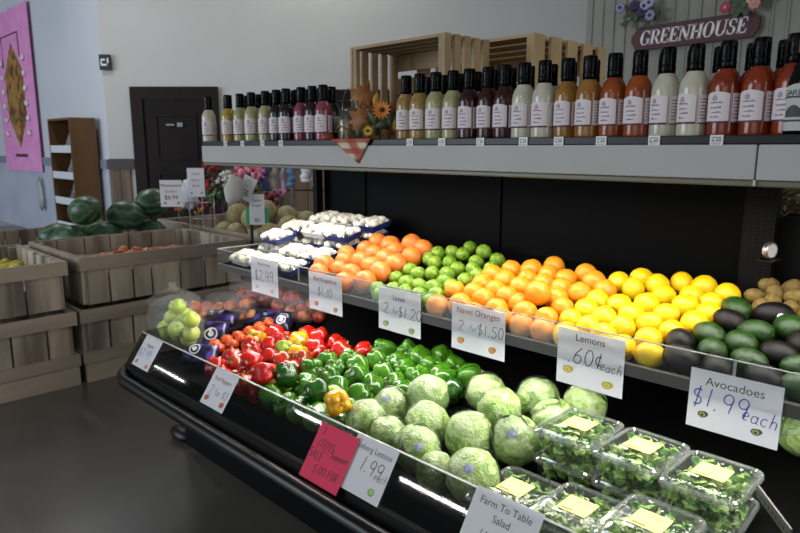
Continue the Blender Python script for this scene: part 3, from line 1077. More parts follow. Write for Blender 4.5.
def bunch(name, px, py, r, col, label, leaf=True, tt=FT, stem=0.25, seed=0, n=22, cat='flower bunch'):
    p = at(px, py, t=tt)
    r *= tt / 6.3
    q = random.Random(seed)
    stem = p.z - r - .01 if py > 194 else stem
    root = empty(name, p, label=label, cat=cat, group='artificial flower bunches')
    f = MB()
    for i in range(n):
        c = Vector((q.gauss(0, .5), q.gauss(0, .5), q.gauss(0, .5))) * r
        s = r * q.uniform(.2, .32)
        f.blob(c, (s, s, s * .7), 7, 5, 0, rel_noise(.6, 3, i), Euler((q.uniform(0, 3), q.uniform(0, 3), 0)).to_matrix())
    f.build('blossom', mat(name + '_petal', col, .7), root)
    if leaf:
        g = MB()
        for i in range(12):
            a = q.uniform(0, 6.3)
            c = Vector((math.cos(a) * r * q.uniform(.2, .7), math.sin(a) * r * q.uniform(.2, .7), -r * q.uniform(.4, 1.1)))
            d = Vector((math.cos(a), math.sin(a), q.uniform(-1, .3))).normalized() * r * .5
            sd = d.cross(Vector((0, 0, 1))).normalized() * r * .14
            g.add([c, c + d * .5 + sd, c + d, c + d * .5 - sd], [(0, 1, 2, 3)])
        g.tube([(0, 0, -r * .4), (0.01, 0, -r - stem * .5), (0, 0.01, -r - stem)], 0.02, 6)
        g.build('foliage', mat(name + '_leaf', '#36512c', .7), root)
    return root


def hang_len(p, zt):
    return max(0.02, p.z - zt)


bunch('pink_flower_bunch', 246, 170, 0.13, '#d77f96', 'pink artificial flower bunch just under the canopy end', seed=1, n=30)
bunch('red_flower_bunch', 212, 168, 0.10, '#7d1626', 'dark red artificial flowers above the striped price cards', seed=2, n=24)
bunch('red_flower_bunch', 208, 187, 0.06, '#b02a36', 'small bright red flowers beside the tall price card', seed=3, n=14)
bunch('white_flower_bunch', 224, 180, 0.09, '#c9c9c0', 'white artificial flower spray next to the folded white card', seed=4, n=22)
bunch('magenta_flower_bunch', 211, 206, 0.07, '#7a1f4a', 'magenta artificial flowers low behind the watermelons', seed=5, n=18)
bunch('orange_flower_bunch', 199, 209, 0.06, '#c47a2a', 'orange and yellow flowers under the crumpled bag', seed=6, n=14)
bunch('orange_flower_bunch', 179, 208, 0.06, '#9d4a1e', 'rust orange flowers between watermelon and price card', seed=7, n=14)
bunch('crimson_flower_bunch', 270, 199, 0.09, '#6d1420', 'crimson artificial flowers behind the tall cantaloupe', seed=8, n=24)
bunch('pink_flower_bunch', 281, 193, 0.05, '#c96aa2', 'small bright pink flowers hanging over the cantaloupes', seed=9, n=14)
bunch('pink_flower_bunch', 258, 176, 0.08, '#cf7fa8', 'mauve pink flowers next to the blue ribbons', seed=10, n=18)
bunch('green_foliage_bunch', 213, 196, 0.08, '#4f7240', 'leafy green spray behind the tall price card', seed=11, n=18)
# hanging packets and ribbons
for i, (px, y0, y1, wd, col, nm, lab) in enumerate(((265, 166, 190, .09, '#39497d', 'blue ribbon', 'dark blue ribbon hanging among the flowers'), (274, 166, 196, .07, '#8f8c82', 'beige ribbon', 'beige patterned ribbon hanging next to the dark blue one'),
                                                  (283, 166, 200, .05, '#8a7f96', 'lilac ribbon', 'lilac ribbon hanging behind the cantaloupes'), (291, 167, 186, .09, '#4f6f93', 'blue packet', 'light blue packet hanging beside the lilac ribbon'),
                                                  (293, 186, 215, .03, '#5b5f73', 'grey ribbon', 'thin grey ribbon trailing below the light blue packet'), (305, 168, 182, .10, '#c4c5cb', 'white packet', 'white packet with dark foot hanging by the case end'),
                                                  (316, 170, 186, .11, '#8a7390', 'purple packet', 'purple packet hanging next to the case upright'), (318, 188, 208, .02, '#8d8a92', 'pale cord', 'pale cord trailing below the purple packet'))):
    p0, p1 = at(px, y0, t=7.4), at(px, y1, t=7.4)
    mb = MB()
    n = 8
    fx = Vector((S2, S2, 0))
    fy = Vector((-S2, S2, 0))
    vs, fs = [], []
    for k in range(n + 1):
        c = p0.lerp(p1, k / n) - p0 + fx * (0.012 * math.sin(k * 1.1 + i)) + fy * (0.02 * math.sin(k * 2.3))
        vs += [c - fx * wd / 2, c + fx * wd / 2, c + fx * wd / 2 + fy * .012, c - fx * wd / 2 + fy * .012]
    for k in range(n):
        for e in range(4):
            fs.append((4 * k + e, 4 * k + (e + 1) % 4, 4 * k + 4 + (e + 1) % 4, 4 * k + 4 + e))
    fs += [(3, 2, 1, 0), (4 * n, 4 * n + 1, 4 * n + 2, 4 * n + 3)]
    mb.add(vs, fs)
    o = mb.build('hanging_' + nm.replace(' ', '_'), mat(nm, col, .6, noise_col=tuple(min(1, c * 1.3) for c in hexc(col)[:3]) + (1,), nscale=12), None, True, loc=p0)
    tag(o, lab, nm.split()[1], 'ribbons and packets on the flower rack')
# rack that carries them
rkk = empty('flower_rack', at(268, 160, t=7.5), (0, 0, R(45)), label='black wire rack carrying the artificial flowers behind the bins', cat='rack')
zr = rkk.location.z
fb = MB()
fb.tube([(-0.55, 0.02, -0.02), (0.75, 0.02, -0.02)], .012, 6)
fb.tube([(-0.55, 0.02, -0.35), (0.75, 0.02, -0.35)], .01, 6)
fb.build('crossbar', M['black'], rkk)
for x in (-0.55, 0.75):
    MB().tube([(x, 0.02, -0.02), (x, 0.02, -zr)], .016, 6).build('post', M['black'], rkk)
for k in range(9):
    MB().tube([(-.5 + k * .14, 0.02, -0.03), (-.5 + k * .14, -0.12, -0.04)], .006, 5).build('hook', M['steel'], rkk)
# ================================================================ ON THE CANOPY
ZC = 1.4975
BOT_PROF = [(0.0, 0.0), (0.028, 0.0), (0.0318, 0.004), (0.0325, 0.012), (0.0325, 0.112), (0.031, 0.124), (0.026, 0.137), (0.019, 0.148), (0.0155, 0.155), (0.0145, 0.160)]
bottle_kinds = {}


def label_patch(mb, r, a0, a1, z0, z1, mi=0, n=12, arch=0.0):
    vs, fs = [], []
    for k in range(n + 1):
        t = k / n
        a = R(a0 + (a1 - a0) * t)
        zt = z1 - arch * (2 * t - 1) ** 2
        vs += [(r * math.sin(a), -r * math.cos(a), z0), (r * math.sin(a), -r * math.cos(a), zt)]
    for k in range(n):
        fs.append((2 * k, 2 * k + 2, 2 * k + 3, 2 * k + 1))
    return mb.add(vs, fs, mi)


M['print'] = mat('label_print', '#7d666a', .6)


def make_bottle(colname, c1, c2):
    root = empty(colname + '_dressing_bottle', (0, 0, -5))
    m = mat(colname + '_dressing', c1, 0.22, coat=0.25, spec=0.4, noise_col=c2, nscale=30, lo=.4, hi=.75)
    MB().lathe(BOT_PROF, 24).build('bottle', m, root, 'auto')
    MB().lathe([(0.0168, 0.150), (0.0182, 0.152), (0.0182, 0.168), (0.0172, 0.171), (0.0178, 0.174), (0.0178, 0.205), (0.0165, 0.210), (0.0, 0.210)], 24, caps=False).build('cap', M['cap'], root, 'auto')
    lb = MB()
    label_patch(lb, 0.0330, -62, 42, 0.034, 0.102, arch=0.006)
    label_patch(lb, 0.0330, 50, 120, 0.034, 0.098)
    l = lb.build('label', M['label'], root)
    st = MB()
    label_patch(st, 0.0332, -62, 42, 0.034, 0.0385)
    label_patch(st, 0.0332, 50, 120, 0.034, 0.0365)
    label_patch(st, 0.0332, 40.6, 42, 0.0385, 0.096, n=1)
    st.build('label_stripe', M['maroon'], l)
    pr = MB()
    for (a, z0, zz) in ((-14, 0.083, 0.096), (-7, 0.083, 0.093), (-21, 0.083, 0.093)):       # flame-like crest
        label_patch(pr, 0.0332, a - 3, a + 1, z0, zz, arch=0.003, n=3)
    q = random.Random(hash(colname) % 97 if False else len(colname))
    for z, a0, a1 in ((0.077, -32, 10), (0.066, -30, 6), (0.056, -24, 14), (0.046, -28, 4)):
        a = a0
        while a < a1:
            e = a + q.uniform(3, 7)
            label_patch(pr, 0.0332, a, e, z, z + q.uniform(.002, .0045), n=2)
            a = e + 1.6
    pr.build('label_print', M['print'], l)
    pr = MB()
    for k in range(7):
        label_patch(pr, 0.0332, 56, 110, 0.045 + k * .007, 0.0475 + k * .007, n=4)
    pr.build('side_print', M['print'], l)
    return root


KC = {'white': ('#bfbba8', '#b0ad98'), 'yellow': ('#b79a3a', '#8f7c2c'), 'pale green': ('#a7a57c', '#8f8d62'), 'dark': ('#1a1012', '#241416'), 'rose': ('#8a3d4c', '#6e2f3c'),
      'tan': ('#a08248', '#7d6230'), 'dark red': ('#3b0d0f', '#230709'), 'mustard': ('#966a2c', '#7d531a'), 'orange': ('#914512', '#702f0c'), 'red orange': ('#852f0e', '#601c06')}
for k, (a, b) in KC.items():
    bottle_kinds[k] = make_bottle(k.replace(' ', '_'), a, b)
front = [(211, 'white'), (228.5, 'yellow'), (241, 'pale green'), (253, 'pale green'), (266, 'pale green'), (277, 'dark'), (288, 'dark'), (301, 'rose'), (313, 'dark'), (323, 'rose'),
         (413.5, 'tan'), (428.5, 'tan'), (443, 'pale green'), (459, 'pale green'), (477, 'dark red'), (492, 'dark red'), (509.5, 'dark red'), (531.5, 'white'), (550, 'white'), (569, 'mustard'), (587, 'mustard'),
         (601, 'orange'), (621, 'orange'), (649.5, 'white'), (678, 'white'), (704, 'red orange'), (731, 'red orange'), (759, 'red orange')]
# the same bottles stand two deep: second row shows mostly as caps
fy = 1.552
nf = len(front)
xs = []
for i, (px, k) in enumerate(front):
    py = 138 if px < 340 else 134
    xs.append(at(px, py, Y=fy).x)
# keep them from touching
for _ in range(60):
    for i in range(nf - 1):
        d = xs[i + 1] - xs[i]
        if d < 0.067:
            xs[i] -= (0.067 - d) / 2
            xs[i + 1] += (0.067 - d) / 2
for i, (px, k) in enumerate(front):
    ang = max(0.0, min(50.0, 50 - (px - 210) * 0.11)) - rnd.uniform(0, 10)
    zone = 'past the leaf garland' if px > 340 else 'before the glass lantern'
    n = i - 10 if px > 340 else i
    clone(bottle_kinds[k], (xs[i], fy + rnd.uniform(-.006, .006), ZC), (0, 0, R(ang)), label=f"{k} dressing bottle with black cap, {ORD[n]} in the front row {zone}", cat='bottle', group='dressing bottles on the canopy')
second = [(x + 0.031 if i % 2 else x + 0.028, front[i][1]) for i, x in enumerate(xs)]
for i, (x, k) in enumerate(second):
    if i == 9:
        continue
    px = front[i][0]
    zone = 'past the leaf garland' if px > 340 else 'before the glass lantern'
    n = i - 10 if px > 340 else i
    clone(bottle_kinds[k], (x, fy + 0.078 + rnd.uniform(-.006, .006), ZC), (0, 0, R(30 - px * .05)), label=f"{k} dressing bottle with black cap, {ORD[n]} in the second row {zone}", cat='bottle', group='dressing bottles on the canopy')
for k in bottle_kinds.values():
    remove(k)
# dark garlic seasoning bottle at the end
gp = at(797, 134, Y=1.545)
gb = empty('garlic_bottle', (gp.x + 0.004, 1.545, ZC), (0, 0, R(14)), label='dark glass garlic seasoning bottle with black and white garlic label, last on the canopy', cat='bottle')
MB().lathe([(0, 0), (0.033, 0), (0.036, 0.005), (0.036, 0.10), (0.034, 0.12), (0.024, 0.142), (0.016, 0.155), (0.0145, 0.195)], 24).build('bottle', mat('dark_glass', '#060706', .15, spec=.25), gb, 'auto')
MB().lathe([(0.016, 0.17), (0.0175, 0.172), (0.0175, 0.212), (0, 0.214)], 20, caps=False).build('cap', mat('gold_cap', '#8a7a4a', .35), gb, 'auto')
lb = MB()
label_patch(lb, .0365, -85, 60, .015, .108, arch=.018)
lo = lb.build('label', mat('grey_label', '#b9bab5', .6), gb)
lp = MB()
label_patch(lp, .0367, -75, 60, .033, .037)
label_patch(lp, .0367, -75, 60, .080, .084)
label_patch(lp, .0367, -50, 0, .042, .066, arch=.012)
label_patch(lp, .0367, -5, 45, .044, .07, arch=.014)
lp.build('label_print', mat('grey_print', '#3a3f3c', .6), lo)
for ch, a in zip('GARLIC', (-52, -38, -24, -10, 2, 12)):
    put(text_mesh(ch, .016, M['ink']), 'lettering', lo, (.0372 * math.sin(R(a)), -.0372 * math.cos(R(a)), .090), (0, 0, R(a)))
# price tags on the canopy edge
tg = MB().box((-.0135, -.0012, -.011), (.0135, .0012, .011))
for n, (px, py) in enumerate(((225, 141), (242, 141.5), (262, 141), (280.5, 141), (345, 140), (409.5, 139.5), (441.5, 139), (480, 138.5), (523, 138), (558.5, 138), (601, 138), (654, 138), (716.5, 137.5))):
    p = at(px, py, Y=1.478)
    root = empty('price_tag', (p.x, 1.4798, 1.4945), label=f"white price tag clipped on the canopy edge, {ORD[n]} counting from the wall end", cat='price tag', group='price tags on the canopy edge')
    tg.build('tag_card', M['white'], root, False)
    put(text_mesh(['4.99', '5.49', '6.49'][n % 3], .012, M['ink']), 'lettering', root, (0, -.0016, -.0015))
    MB().box((-.010, -.0016, .005), (.010, -.0013, .0065)).box((-.010, -.0016, -.0085), (.009, -.0013, -.0075)).build('print_line', M['ink'], root, False)


# slatted crates lying on their side
def crate(name, x0, x1, y0, y1, z0, z1, label, m, slats_side, slats_back, slats_top):
    root = empty(name, ((x0 + x1) / 2, (y0 + y1) / 2, z0), label=label, cat='crate')
    ax, ay, h = (x1 - x0) / 2, (y1 - y0) / 2, z1 - z0
    T = .012
    zz = Vector((0, 0, 0))
    for s in (-1, 1):      # slatted ends standing upright: x = +-ax, slats run vertically
        mb = MB()
        n = slats_side
        wd = 2 * ay / (n + (n - 1) * .6)
        for k in range(n):
            y = -ay + k * wd * 1.6
            mb.box((s * ax - (T if s > 0 else 0), y, 0), (s * ax + (0 if s > 0 else T), y + wd, h))
        mb.build('side_slats', m, root, False)
    mb = MB()
    n = slats_top
    wd = 2 * ay / (n + (n - 1) * .3)
    for k in range(n):
        y = -ay + k * wd * 1.3
        mb.box((-ax + T, y + .001, h - T), (ax - T, y + wd - .001, h - .001))
    mb.build('top_slats', m, root, False)
    mb = MB()
    for k in range(n):
        y = -ay + k * wd * 1.3
        mb.box((-ax + T, y + .001, .001), (ax - T, y + wd - .001, T))
    mb.build('bottom_slats', m, root, False)
    mb = MB()
    n = slats_back
    hh = h - 2 * T
    wd = hh / (n + (n - 1) * .45)
    for k in range(n):
        z = T + k * wd * 1.45
        mb.box((-ax + T, ay - T, z), (ax - T, ay - .001, z + wd))
    mb.build('back_slats', m, root, False)
    for s in (-1, 1):
        MB().box((s * (ax - T) - (.02 if s > 0 else 0), -ay + .003, T), (s * (ax - T) + (0 if s > 0 else .02), -ay + .023, h - T)).build('corner_batten', m, root, False)
        MB().box((s * (ax - T) - (.02 if s > 0 else 0), ay - T - .021, T), (s * (ax - T) + (0 if s > 0 else .02), ay - T - .001, h - T)).build('corner_batten', m, root, False)
    return root


cz = 1.868
crate('wooden_crate', -2.03, -1.532, 1.75, 2.0, ZC, cz, 'pine slat crate lying on its side behind the leaf garland, open towards the aisle', M['cratewood'], 5, 4, 4)
crate('wooden_crate', -1.93, -1.358, 2.03, 2.56, ZC, 1.879, 'second, paler pine crate behind the white dressing bottles', M['pine'], 5, 3, 4)

# autumn decoration: glass lantern jar, garland of leaves, tiny pumpkin, plaid cloth
jp = at(345.5, 133, Y=1.60)
jar = empty('lantern_jar', (jp.x, 1.62, ZC), label='clear glass jar lantern with wire handle and brown filling, by the leaf garland', cat='jar')
MB().lathe([(0, 0), (.043, 0), (.046, .006), (.046, .095), (.040, .108), (.038, .125), (.036, .125), (.038, .107), (.043, .094), (.043, .008), (0, .006)], 24, caps=False).build('glass', film('jar_glass', (.93, .95, .95, 1), gloss=-.01, haze=.02, flat=True), jar, 'auto')
MB().lathe([(0, .008), (.042, .009), (.042, .085), (0, .085)], 20, caps=False).build('filling', mat('jar_filling', '#9a7a48', .7, noise_col='#7d6038', nscale=60), jar)
MB().tube([(.047 * math.cos(a), .047 * math.sin(a), .05 + .008 * math.sin(3 * a)) for a in np.linspace(0, 6.28, 24, endpoint=False)], .004, 6, closed=True).build('twine', mat('twine', '#7d6238', .9), jar)
MB().tube([(-.041 * math.cos(t), 0.0, .112 + .085 * math.sin(t)) for t in np.linspace(0, math.pi, 16)], .0016, 6).build('handle', M['steel'], jar)

lm = [mat('leaf_amber', '#a0662a', .6, noise_col='#77431a', nscale=20), mat('leaf_rust', '#7d3c1a', .6, noise_col='#9a5f26', nscale=20), mat('leaf_green', '#56653a', .6, noise_col='#3d4a2a', nscale=20), mat('leaf_gold', '#c79a35', .6)]
MAPLE = [(0, -.5), (.06, -.15), (.32, -.28), (.28, -.08), (.5, .02), (.3, .14), (.34, .34), (.14, .26), (0, .55), (-.14, .26), (-.34, .34), (-.3, .14), (-.5, .02), (-.28, -.08), (-.32, -.28), (-.06, -.15)]
OVAL = [(0, -.5), (.18, -.25), (.24, 0), (.17, .28), (0, .5), (-.17, .28), (-.24, 0), (-.18, -.25)]
gar = empty('leaf_garland', (at(378, 133, Y=1.62).x, 1.62, ZC), label='autumn garland of amber maple leaves, orange flowers and greenery beside the jar', cat='garland')


def leaf(px, py, Y, size, shape, m, ax, ay, az, name='leaf'):
    p = at(px, py, Y=Y) - gar.location
    mb = MB()
    vs = []
    for (x, z) in shape:
        r2 = x * x + z * z
        vs.append(Vector((x * size, -.10 * size * r2 * 4 + .02 * size * math.sin(9 * x), z * size)))
    n = len(vs)
    cen = Vector((0, .02 * size, 0))
    vt = vs + [cen] + [v + Vector((0, .0012, 0)) for v in vs] + [cen + Vector((0, .0012, 0))]
    fs = [(i, (i + 1) % n, n) for i in range(n)] + [(n + 1 + (i + 1) % n, n + 1 + i, 2 * n + 1) for i in range(n)] + [((i + 1) % n, i, n + 1 + i, n + 1 + (i + 1) % n) for i in range(n)]
    mb.add(vt, fs)
    o = mb.build(name, m, gar, True)
    o.location = p
    o.rotation_euler = (R(ax), R(ay), R(az))
    return o


leaf(363, 97, 1.60, .115, MAPLE, lm[0], -10, 25, 30, 'maple_leaf')
leaf(361, 119, 1.575, .105, MAPLE, lm[0], -20, -60, 35, 'maple_leaf')
leaf(367, 110, 1.61, .07, MAPLE, lm[1], 10, 80, 20, 'maple_leaf')
for i, (x, y, s, mi) in enumerate(((374, 118, .06, 2), (386, 124, .08, 2), (392, 118, .07, 2), (366, 130, .05, 2), (358, 130, .055, 2), (398, 128, .05, 2), (388, 131, .05, 1), (381, 108, .06, 1), (376, 100, .05, 3), (402, 130, .04, 0), (371, 124, .05, 0), (364, 108, .06, 2), (392, 108, .05, 1), (398, 120, .055, 2), (376, 128, .06, 2), (405, 126, .05, 1), (370, 102, .05, 1))):
    leaf(x, y, 1.585 + .01 * (i % 4), s, OVAL, lm[mi], rnd.uniform(-40, 40), rnd.uniform(-90, 90), rnd.uniform(0, 60))


def daisy(px, py, Y, s, m, n=12):
    fl = MB()
    for k in range(n):
        a = 2 * math.pi * k / n
        d = Vector((math.cos(a), -.25, math.sin(a)))
        e = Vector((-math.sin(a), 0, math.cos(a))) * s * .16
        q = Vector((0, .004, 0))
        fl.add([Vector((0, 0, 0)), d * s * .55 + e, d * s, d * s * .55 - e, q, d * s * .55 + e + q * .3, d * s + q * .3, d * s * .55 - e + q * .3], [(3, 2, 1, 0), (4, 5, 6, 7)])
    o = fl.build('flower', m, gar, False)
    o.location = at(px, py, Y=Y) - gar.location
    o.rotation_euler = (R(-10), 0, R(30))
    MB().blob((0, -.004, 0), (s * .25, s * .2, s * .25), 10, 6).build('flower_centre', mat('flower_eye', '#5a3216', .8), o)


daisy(382, 110, 1.565, .036, mat('petal_orange', '#c9681c', .6, noise_col='#d98a2a', nscale=30), 14)
daisy(368, 131, 1.56, .022, mat('petal_yellow', '#c9a428', .6))
daisy(397, 126, 1.565, .020, mat('petal_yellow2', '#b98a1e', .6))
pk = MB().blob((0, 0, 0), (.022, .022, .017), 24, 12, 0, lambda th, ph: 1 + .07 * abs(math.sin(4 * th)) - .1 * math.exp(-(ph / .4) ** 2))
pp = at(327, 131, Y=1.515)
po = pk.build('mini_pumpkin', mat('pumpkin_skin', '#8a3c1c', .5), None, True, loc=(pp.x, 1.517, ZC + .0165))
tag(po, 'tiny rust orange decorative pumpkin at the canopy edge beside the jar', 'pumpkin')
MB().tube([(0, 0, .012), (.002, 0, .02), (.006, 0, .026)], .0025, 6).build('stem', M['brownstem'], po)


def plaid():
    m = mat('plaid_cloth', '#c9bda6', .85)
    nt = m.node_tree
    N, L = nt.nodes, nt.links
    tc = N.new('ShaderNodeTexCoord')
    sp = N.new('ShaderNodeSeparateXYZ')
    L.new(tc.outputs['UV'], sp.inputs[0])

    def stripe(o, f, th, ph=0.0):
        a = N.new('ShaderNodeMath')
        a.operation = 'MULTIPLY_ADD'
        a.inputs[1].default_value = f
        a.inputs[2].default_value = ph
        L.new(o, a.inputs[0])
        b = N.new('ShaderNodeMath')
        b.operation = 'FRACT'
        L.new(a.outputs[0], b.inputs[0])
        c = N.new('ShaderNodeMath')
        c.operation = 'LESS_THAN'
        c.inputs[1].default_value = th
        L.new(b.outputs[0], c.inputs[0])
        return c.outputs[0]
    cur = None
    base = hexc('#c9bda6')
    for ax in ('X', 'Y'):
        for f, th, ph, col, fac in ((2.2, .42, 0.1, '#a33a22', .85), (4.4, .09, .33, '#3b3a34', .55)):
            mx = N.new('ShaderNodeMixRGB')
            mm = N.new('ShaderNodeMath')
            mm.operation = 'MULTIPLY'
            mm.inputs[1].default_value = fac
            L.new(stripe(sp.outputs[ax], f, th, ph), mm.inputs[0])
            L.new(mm.outputs[0], mx.inputs[0])
            if cur is None:
                mx.inputs[1].default_value = base
            else:
                L.new(cur, mx.inputs[1])
            mx.inputs[2].default_value = hexc(col)
            cur = mx.outputs[0]
    L.new(cur, N['Principled BSDF'].inputs['Base Color'])
    return m


# plaid napkin: lies on the canopy and hangs over its edge as a point
A, B, Cc = at(330.5, 136, Y=1.47), at(370, 136, Y=1.47), at(357.5, 163, Y=1.47)
vs, uv = [], []
rows = 12
fcs = []
top = Vector((0, 0, 1.5085))
idx = {}
for i in range(rows + 1):
    t = i / rows
    for j in range(rows + 1):
        s = j / rows
        l = A.lerp(Cc, t)
        r_ = B.lerp(Cc, t)
        p = l.lerp(r_, s)
        z = 1.507 - t * (1.507 - Cc.z)
        vs.append(Vector((p.x, 1.4742 - .004 * math.sin(s * 7 + t * 3) * t - .0018, z)))
        uv.append((s * (1 - t) + t * .4, t))
back = []
for j in range(rows + 1):
    s = j / rows
    p = A.lerp(B, s)
    back.append(Vector((p.x + .01 * math.sin(s * 5), 1.56, 1.5000 + .001)))
mbp = MB()
n1 = rows + 1
fs = []
for i in range(rows):
    for j in range(rows):
        fs.append((i * n1 + j, (i + 1) * n1 + j, (i + 1) * n1 + j + 1, i * n1 + j + 1))
o0 = len(vs)
edge = [Vector((v.x, 1.483, 1.5075)) for v in vs[:n1]]
for v in edge + back:
    vs.append(v)
    uv.append(((v.x - A.x) / (B.x - A.x), -(v.y - 1.4742) / .11 * .5))
for j in range(rows):
    fs.append((j, j + 1, o0 + j + 1, o0 + j))
    fs.append((o0 + j, o0 + j + 1, o0 + n1 + j + 1, o0 + n1 + j))
me = bpy.data.meshes.new('plaid_napkin')
me.from_pydata([tuple(v) for v in vs], [], fs)
ul = me.uv_layers.new()
for l in me.loops:
    ul.data[l.index].uv = uv[l.vertex_index]
me.materials.append(plaid())
me.polygons.foreach_set('use_smooth', [True] * len(me.polygons))
po = bpy.data.objects.new('plaid_napkin', me)
COL.objects.link(po)
so = po.modifiers.new('thick', 'SOLIDIFY')
so.thickness, so.offset = .0012, 0
tag(po, 'orange and cream plaid napkin hanging as a point over the canopy edge', 'napkin')

# ================================================================ GREENHOUSE SIGN
SERIF = {   # bold serif capitals from thick and thin strokes: (x0,z0,x1,z1,weight)
    'G': (.82, ['C'], [(.52, .40, .80, .40, .05), (.68, .06, .68, .40, .15)]),
    'R': (.80, [], [(.20, 0, .20, 1, .17), (.04, .025, .36, .025, .05), (.04, .975, .45, .975, .05), (.25, .49, .5, .49, .05), (.42, .49, .70, .03, .15), (.62, .025, .84, .025, .05)]),
    'E': (.72, [], [(.20, 0, .20, 1, .17), (.04, .025, .66, .025, .05), (.04, .975, .64, .975, .05), (.25, .5, .48, .5, .05), (.64, .02, .68, .27, .05), (.62, .98, .64, .75, .05), (.47, .37, .47, .63, .05)]),
    'N': (.90, [], [(.17, 0, .17, 1, .06), (.74, 0, .74, 1, .06), (.16, .97, .74, .05, .18), (.03, .025, .31, .025, .05), (.60, .975, .88, .975, .05), (.02, .975, .22, .975, .05)]),
    'H': (.92, [], [(.20, 0, .20, 1, .17), (.72, 0, .72, 1, .17), (.04, .025, .36, .025, .05), (.04, .975, .36, .975, .05), (.56, .025, .88, .025, .05), (.56, .975, .88, .975, .05), (.2, .5, .72, .5, .06)]),
    'O': (.86, ['O'], []), 'U': (.88, ['U'], [(.18, .3, .18, 1, .17), (.72, .3, .72, 1, .06), (.02, .975, .34, .975, .05), (.58, .975, .86, .975, .05)]),
    'S': (.66, ['S'], [(.56, .98, .57, .70, .05), (.07, .02, .06, .32, .05)])}


def serif_mesh(txt, h, m, slant=.18):
    mb = MB()
    x = 0

    def quad(x0, z0, x1, z1, wt):
        wt = wt * 1.1 + .025
        d = Vector((x1 - x0, z1 - z0)).normalized()
        n = Vector((-d.y, d.x)) * wt / 2
        if abs(d.y) > abs(d.x):
            n = Vector((wt / 2, 0)) * (1 if n.x > 0 else -1)
        pts = [(x0 + n.x, z0 + n.y), (x0 - n.x, z0 - n.y), (x1 - n.x, z1 - n.y), (x1 + n.x, z1 + n.y)]
        return pts

    def emit(polys):
        for pl in polys:
            mb.add([((x + a + slant * b) * h, 0, b * h) for a, b in pl], [(0, 1, 2, 3)])

    def curve(cx, cz, rx, rz, a0, a1, wmax, wmin, n=18):
        pl = []
        for i in range(n):
            qd = []
            for a in (a0 + (a1 - a0) * i / n, a0 + (a1 - a0) * (i + 1) / n):
                c_, s_ = math.cos(R(a)), math.sin(R(a))
                wt = .025 + 1.1 * (wmin + (wmax - wmin) * c_ * c_)
                qd.append(((cx + (rx) * c_, cz + rz * s_), (cx + (rx - wt) * c_, cz + (rz - wt * .7) * s_)))
            pl.append([qd[0][0], qd[0][1], qd[1][1], qd[1][0]])
        return pl
    for ch in txt:
        adv, cs, qs = SERIF[ch]
        emit([quad(*q) for q in qs])
        for c_ in cs:
            if c_ == 'O':
                emit(curve(.42, .5, .40, .52, 0, 360, .18, .05, 28))
            if c_ == 'C':
                emit(curve(.42, .5, .40, .52, 48, 312, .18, .05, 24))
                emit([quad(.70, .98, .71, .70, .05)])
            if c_ == 'U':
                emit(curve(.435, .3, .34, .32, 180, 360, .15, .06, 14))
            if c_ == 'S':
                emit(curve(.32, .745, .25, .27, 40, 270, .14, .06, 16))
                emit(curve(.32, .255, .28, .27, -140, 90, .15, .06, 16))
        if ch == 'R':
            emit(curve(.42, .735, .30, .262, -90, 90, .17, .05, 14))
        x += adv
    me_x = x
    mb.v = [(a - me_x * h / 2 - slant * h / 2, b, c - h / 2) for a, b, c in mb.v]
    return mb.mesh('lettering', m, False)


sy = WB.y - 0.07
c0, c1 = at(632, 40, Y=sy), at(760, 23, Y=sy)
cc = (c0 + c1) / 2
sl, shh = (c1 - c0).length, at(700, 19, Y=sy).z - at(700, 43.5, Y=sy).z
gs = empty('greenhouse_sign', cc, (0, -math.atan2(c1.z - c0.z, c1.x - c0.x), 0), label='maroon wooden sign reading GREENHOUSE in white letters on the ribbed metal wall', cat='sign')
hl, hh = sl / 2, shh / 2
out = [(-hl, -.25 * hh), (-hl + .06, -hh), (hl - .06, -hh), (hl, -.35 * hh), (hl, .5 * hh), (hl - .1, hh), (-hl + .1, hh), (-hl, .25 * hh)]
n = len(out)
MB().add([(x, -.02, z) for x, z in out] + [(x, .02, z) for x, z in out], [tuple(range(n)), tuple(range(2 * n - 1, n - 1, -1))] + [((i + 1) % n, i, n + i, n + (i + 1) % n) for i in range(n)]).build('sign_board', mat('sign_maroon', '#421421', .6), gs, False)
put(serif_mesh('GREENHOUSE', shh * .60, mat('sign_white', '#d8d4d2', .6)), 'lettering', gs, (0.0, -.023, 0)).scale = (sl * .86 / (shh * .6 * 8.2),) + (1, 1)


def posy(px, py, cols, label, seed, leafcol='#3f5a3a', nb=6, wd=.42, ht=.26):
    q = random.Random(seed)
    root = empty('flower_posy', at(px, py, Y=sy - .06), label=label, cat='flowers', group='flowers on the greenhouse sign')
    lf = MB()
    for i in range(46):
        c = Vector((q.gauss(0, .35) * wd / 1.4, q.uniform(-.04, .02), q.gauss(.1, .3) * ht / 1.4))
        a = q.uniform(0, 6.3)
        d = Vector((math.cos(a), -.3, math.sin(a))) * .09
        e = Vector((-math.sin(a), 0, math.cos(a))) * .03
        lf.add([c, c + d * .5 + e, c + d, c + d * .5 - e], [(0, 1, 2, 3)])
    lf.build('foliage', mat('posy_leaf', leafcol, .7), root, False)
    for i in range(nb):
        p = (Vector((q.uniform(-.5, .5) * wd, -.06, q.uniform(-.3, .45) * ht)))
        f = MB()
        for k in range(7):
            a = 6.283 * k / 7
            f.blob(p + Vector((math.cos(a) * .036, 0, math.sin(a) * .036)), (.03, .016, .03), 8, 6)
        o = f.build('blossom', mat('posy_bloom', cols[i % len(cols)], .7), root)
        MB().blob(p + Vector((0, -.018, 0)), (.02, .012, .02), 8, 6).build('blossom_eye', mat('posy_eye', cols[-1], .7), o)


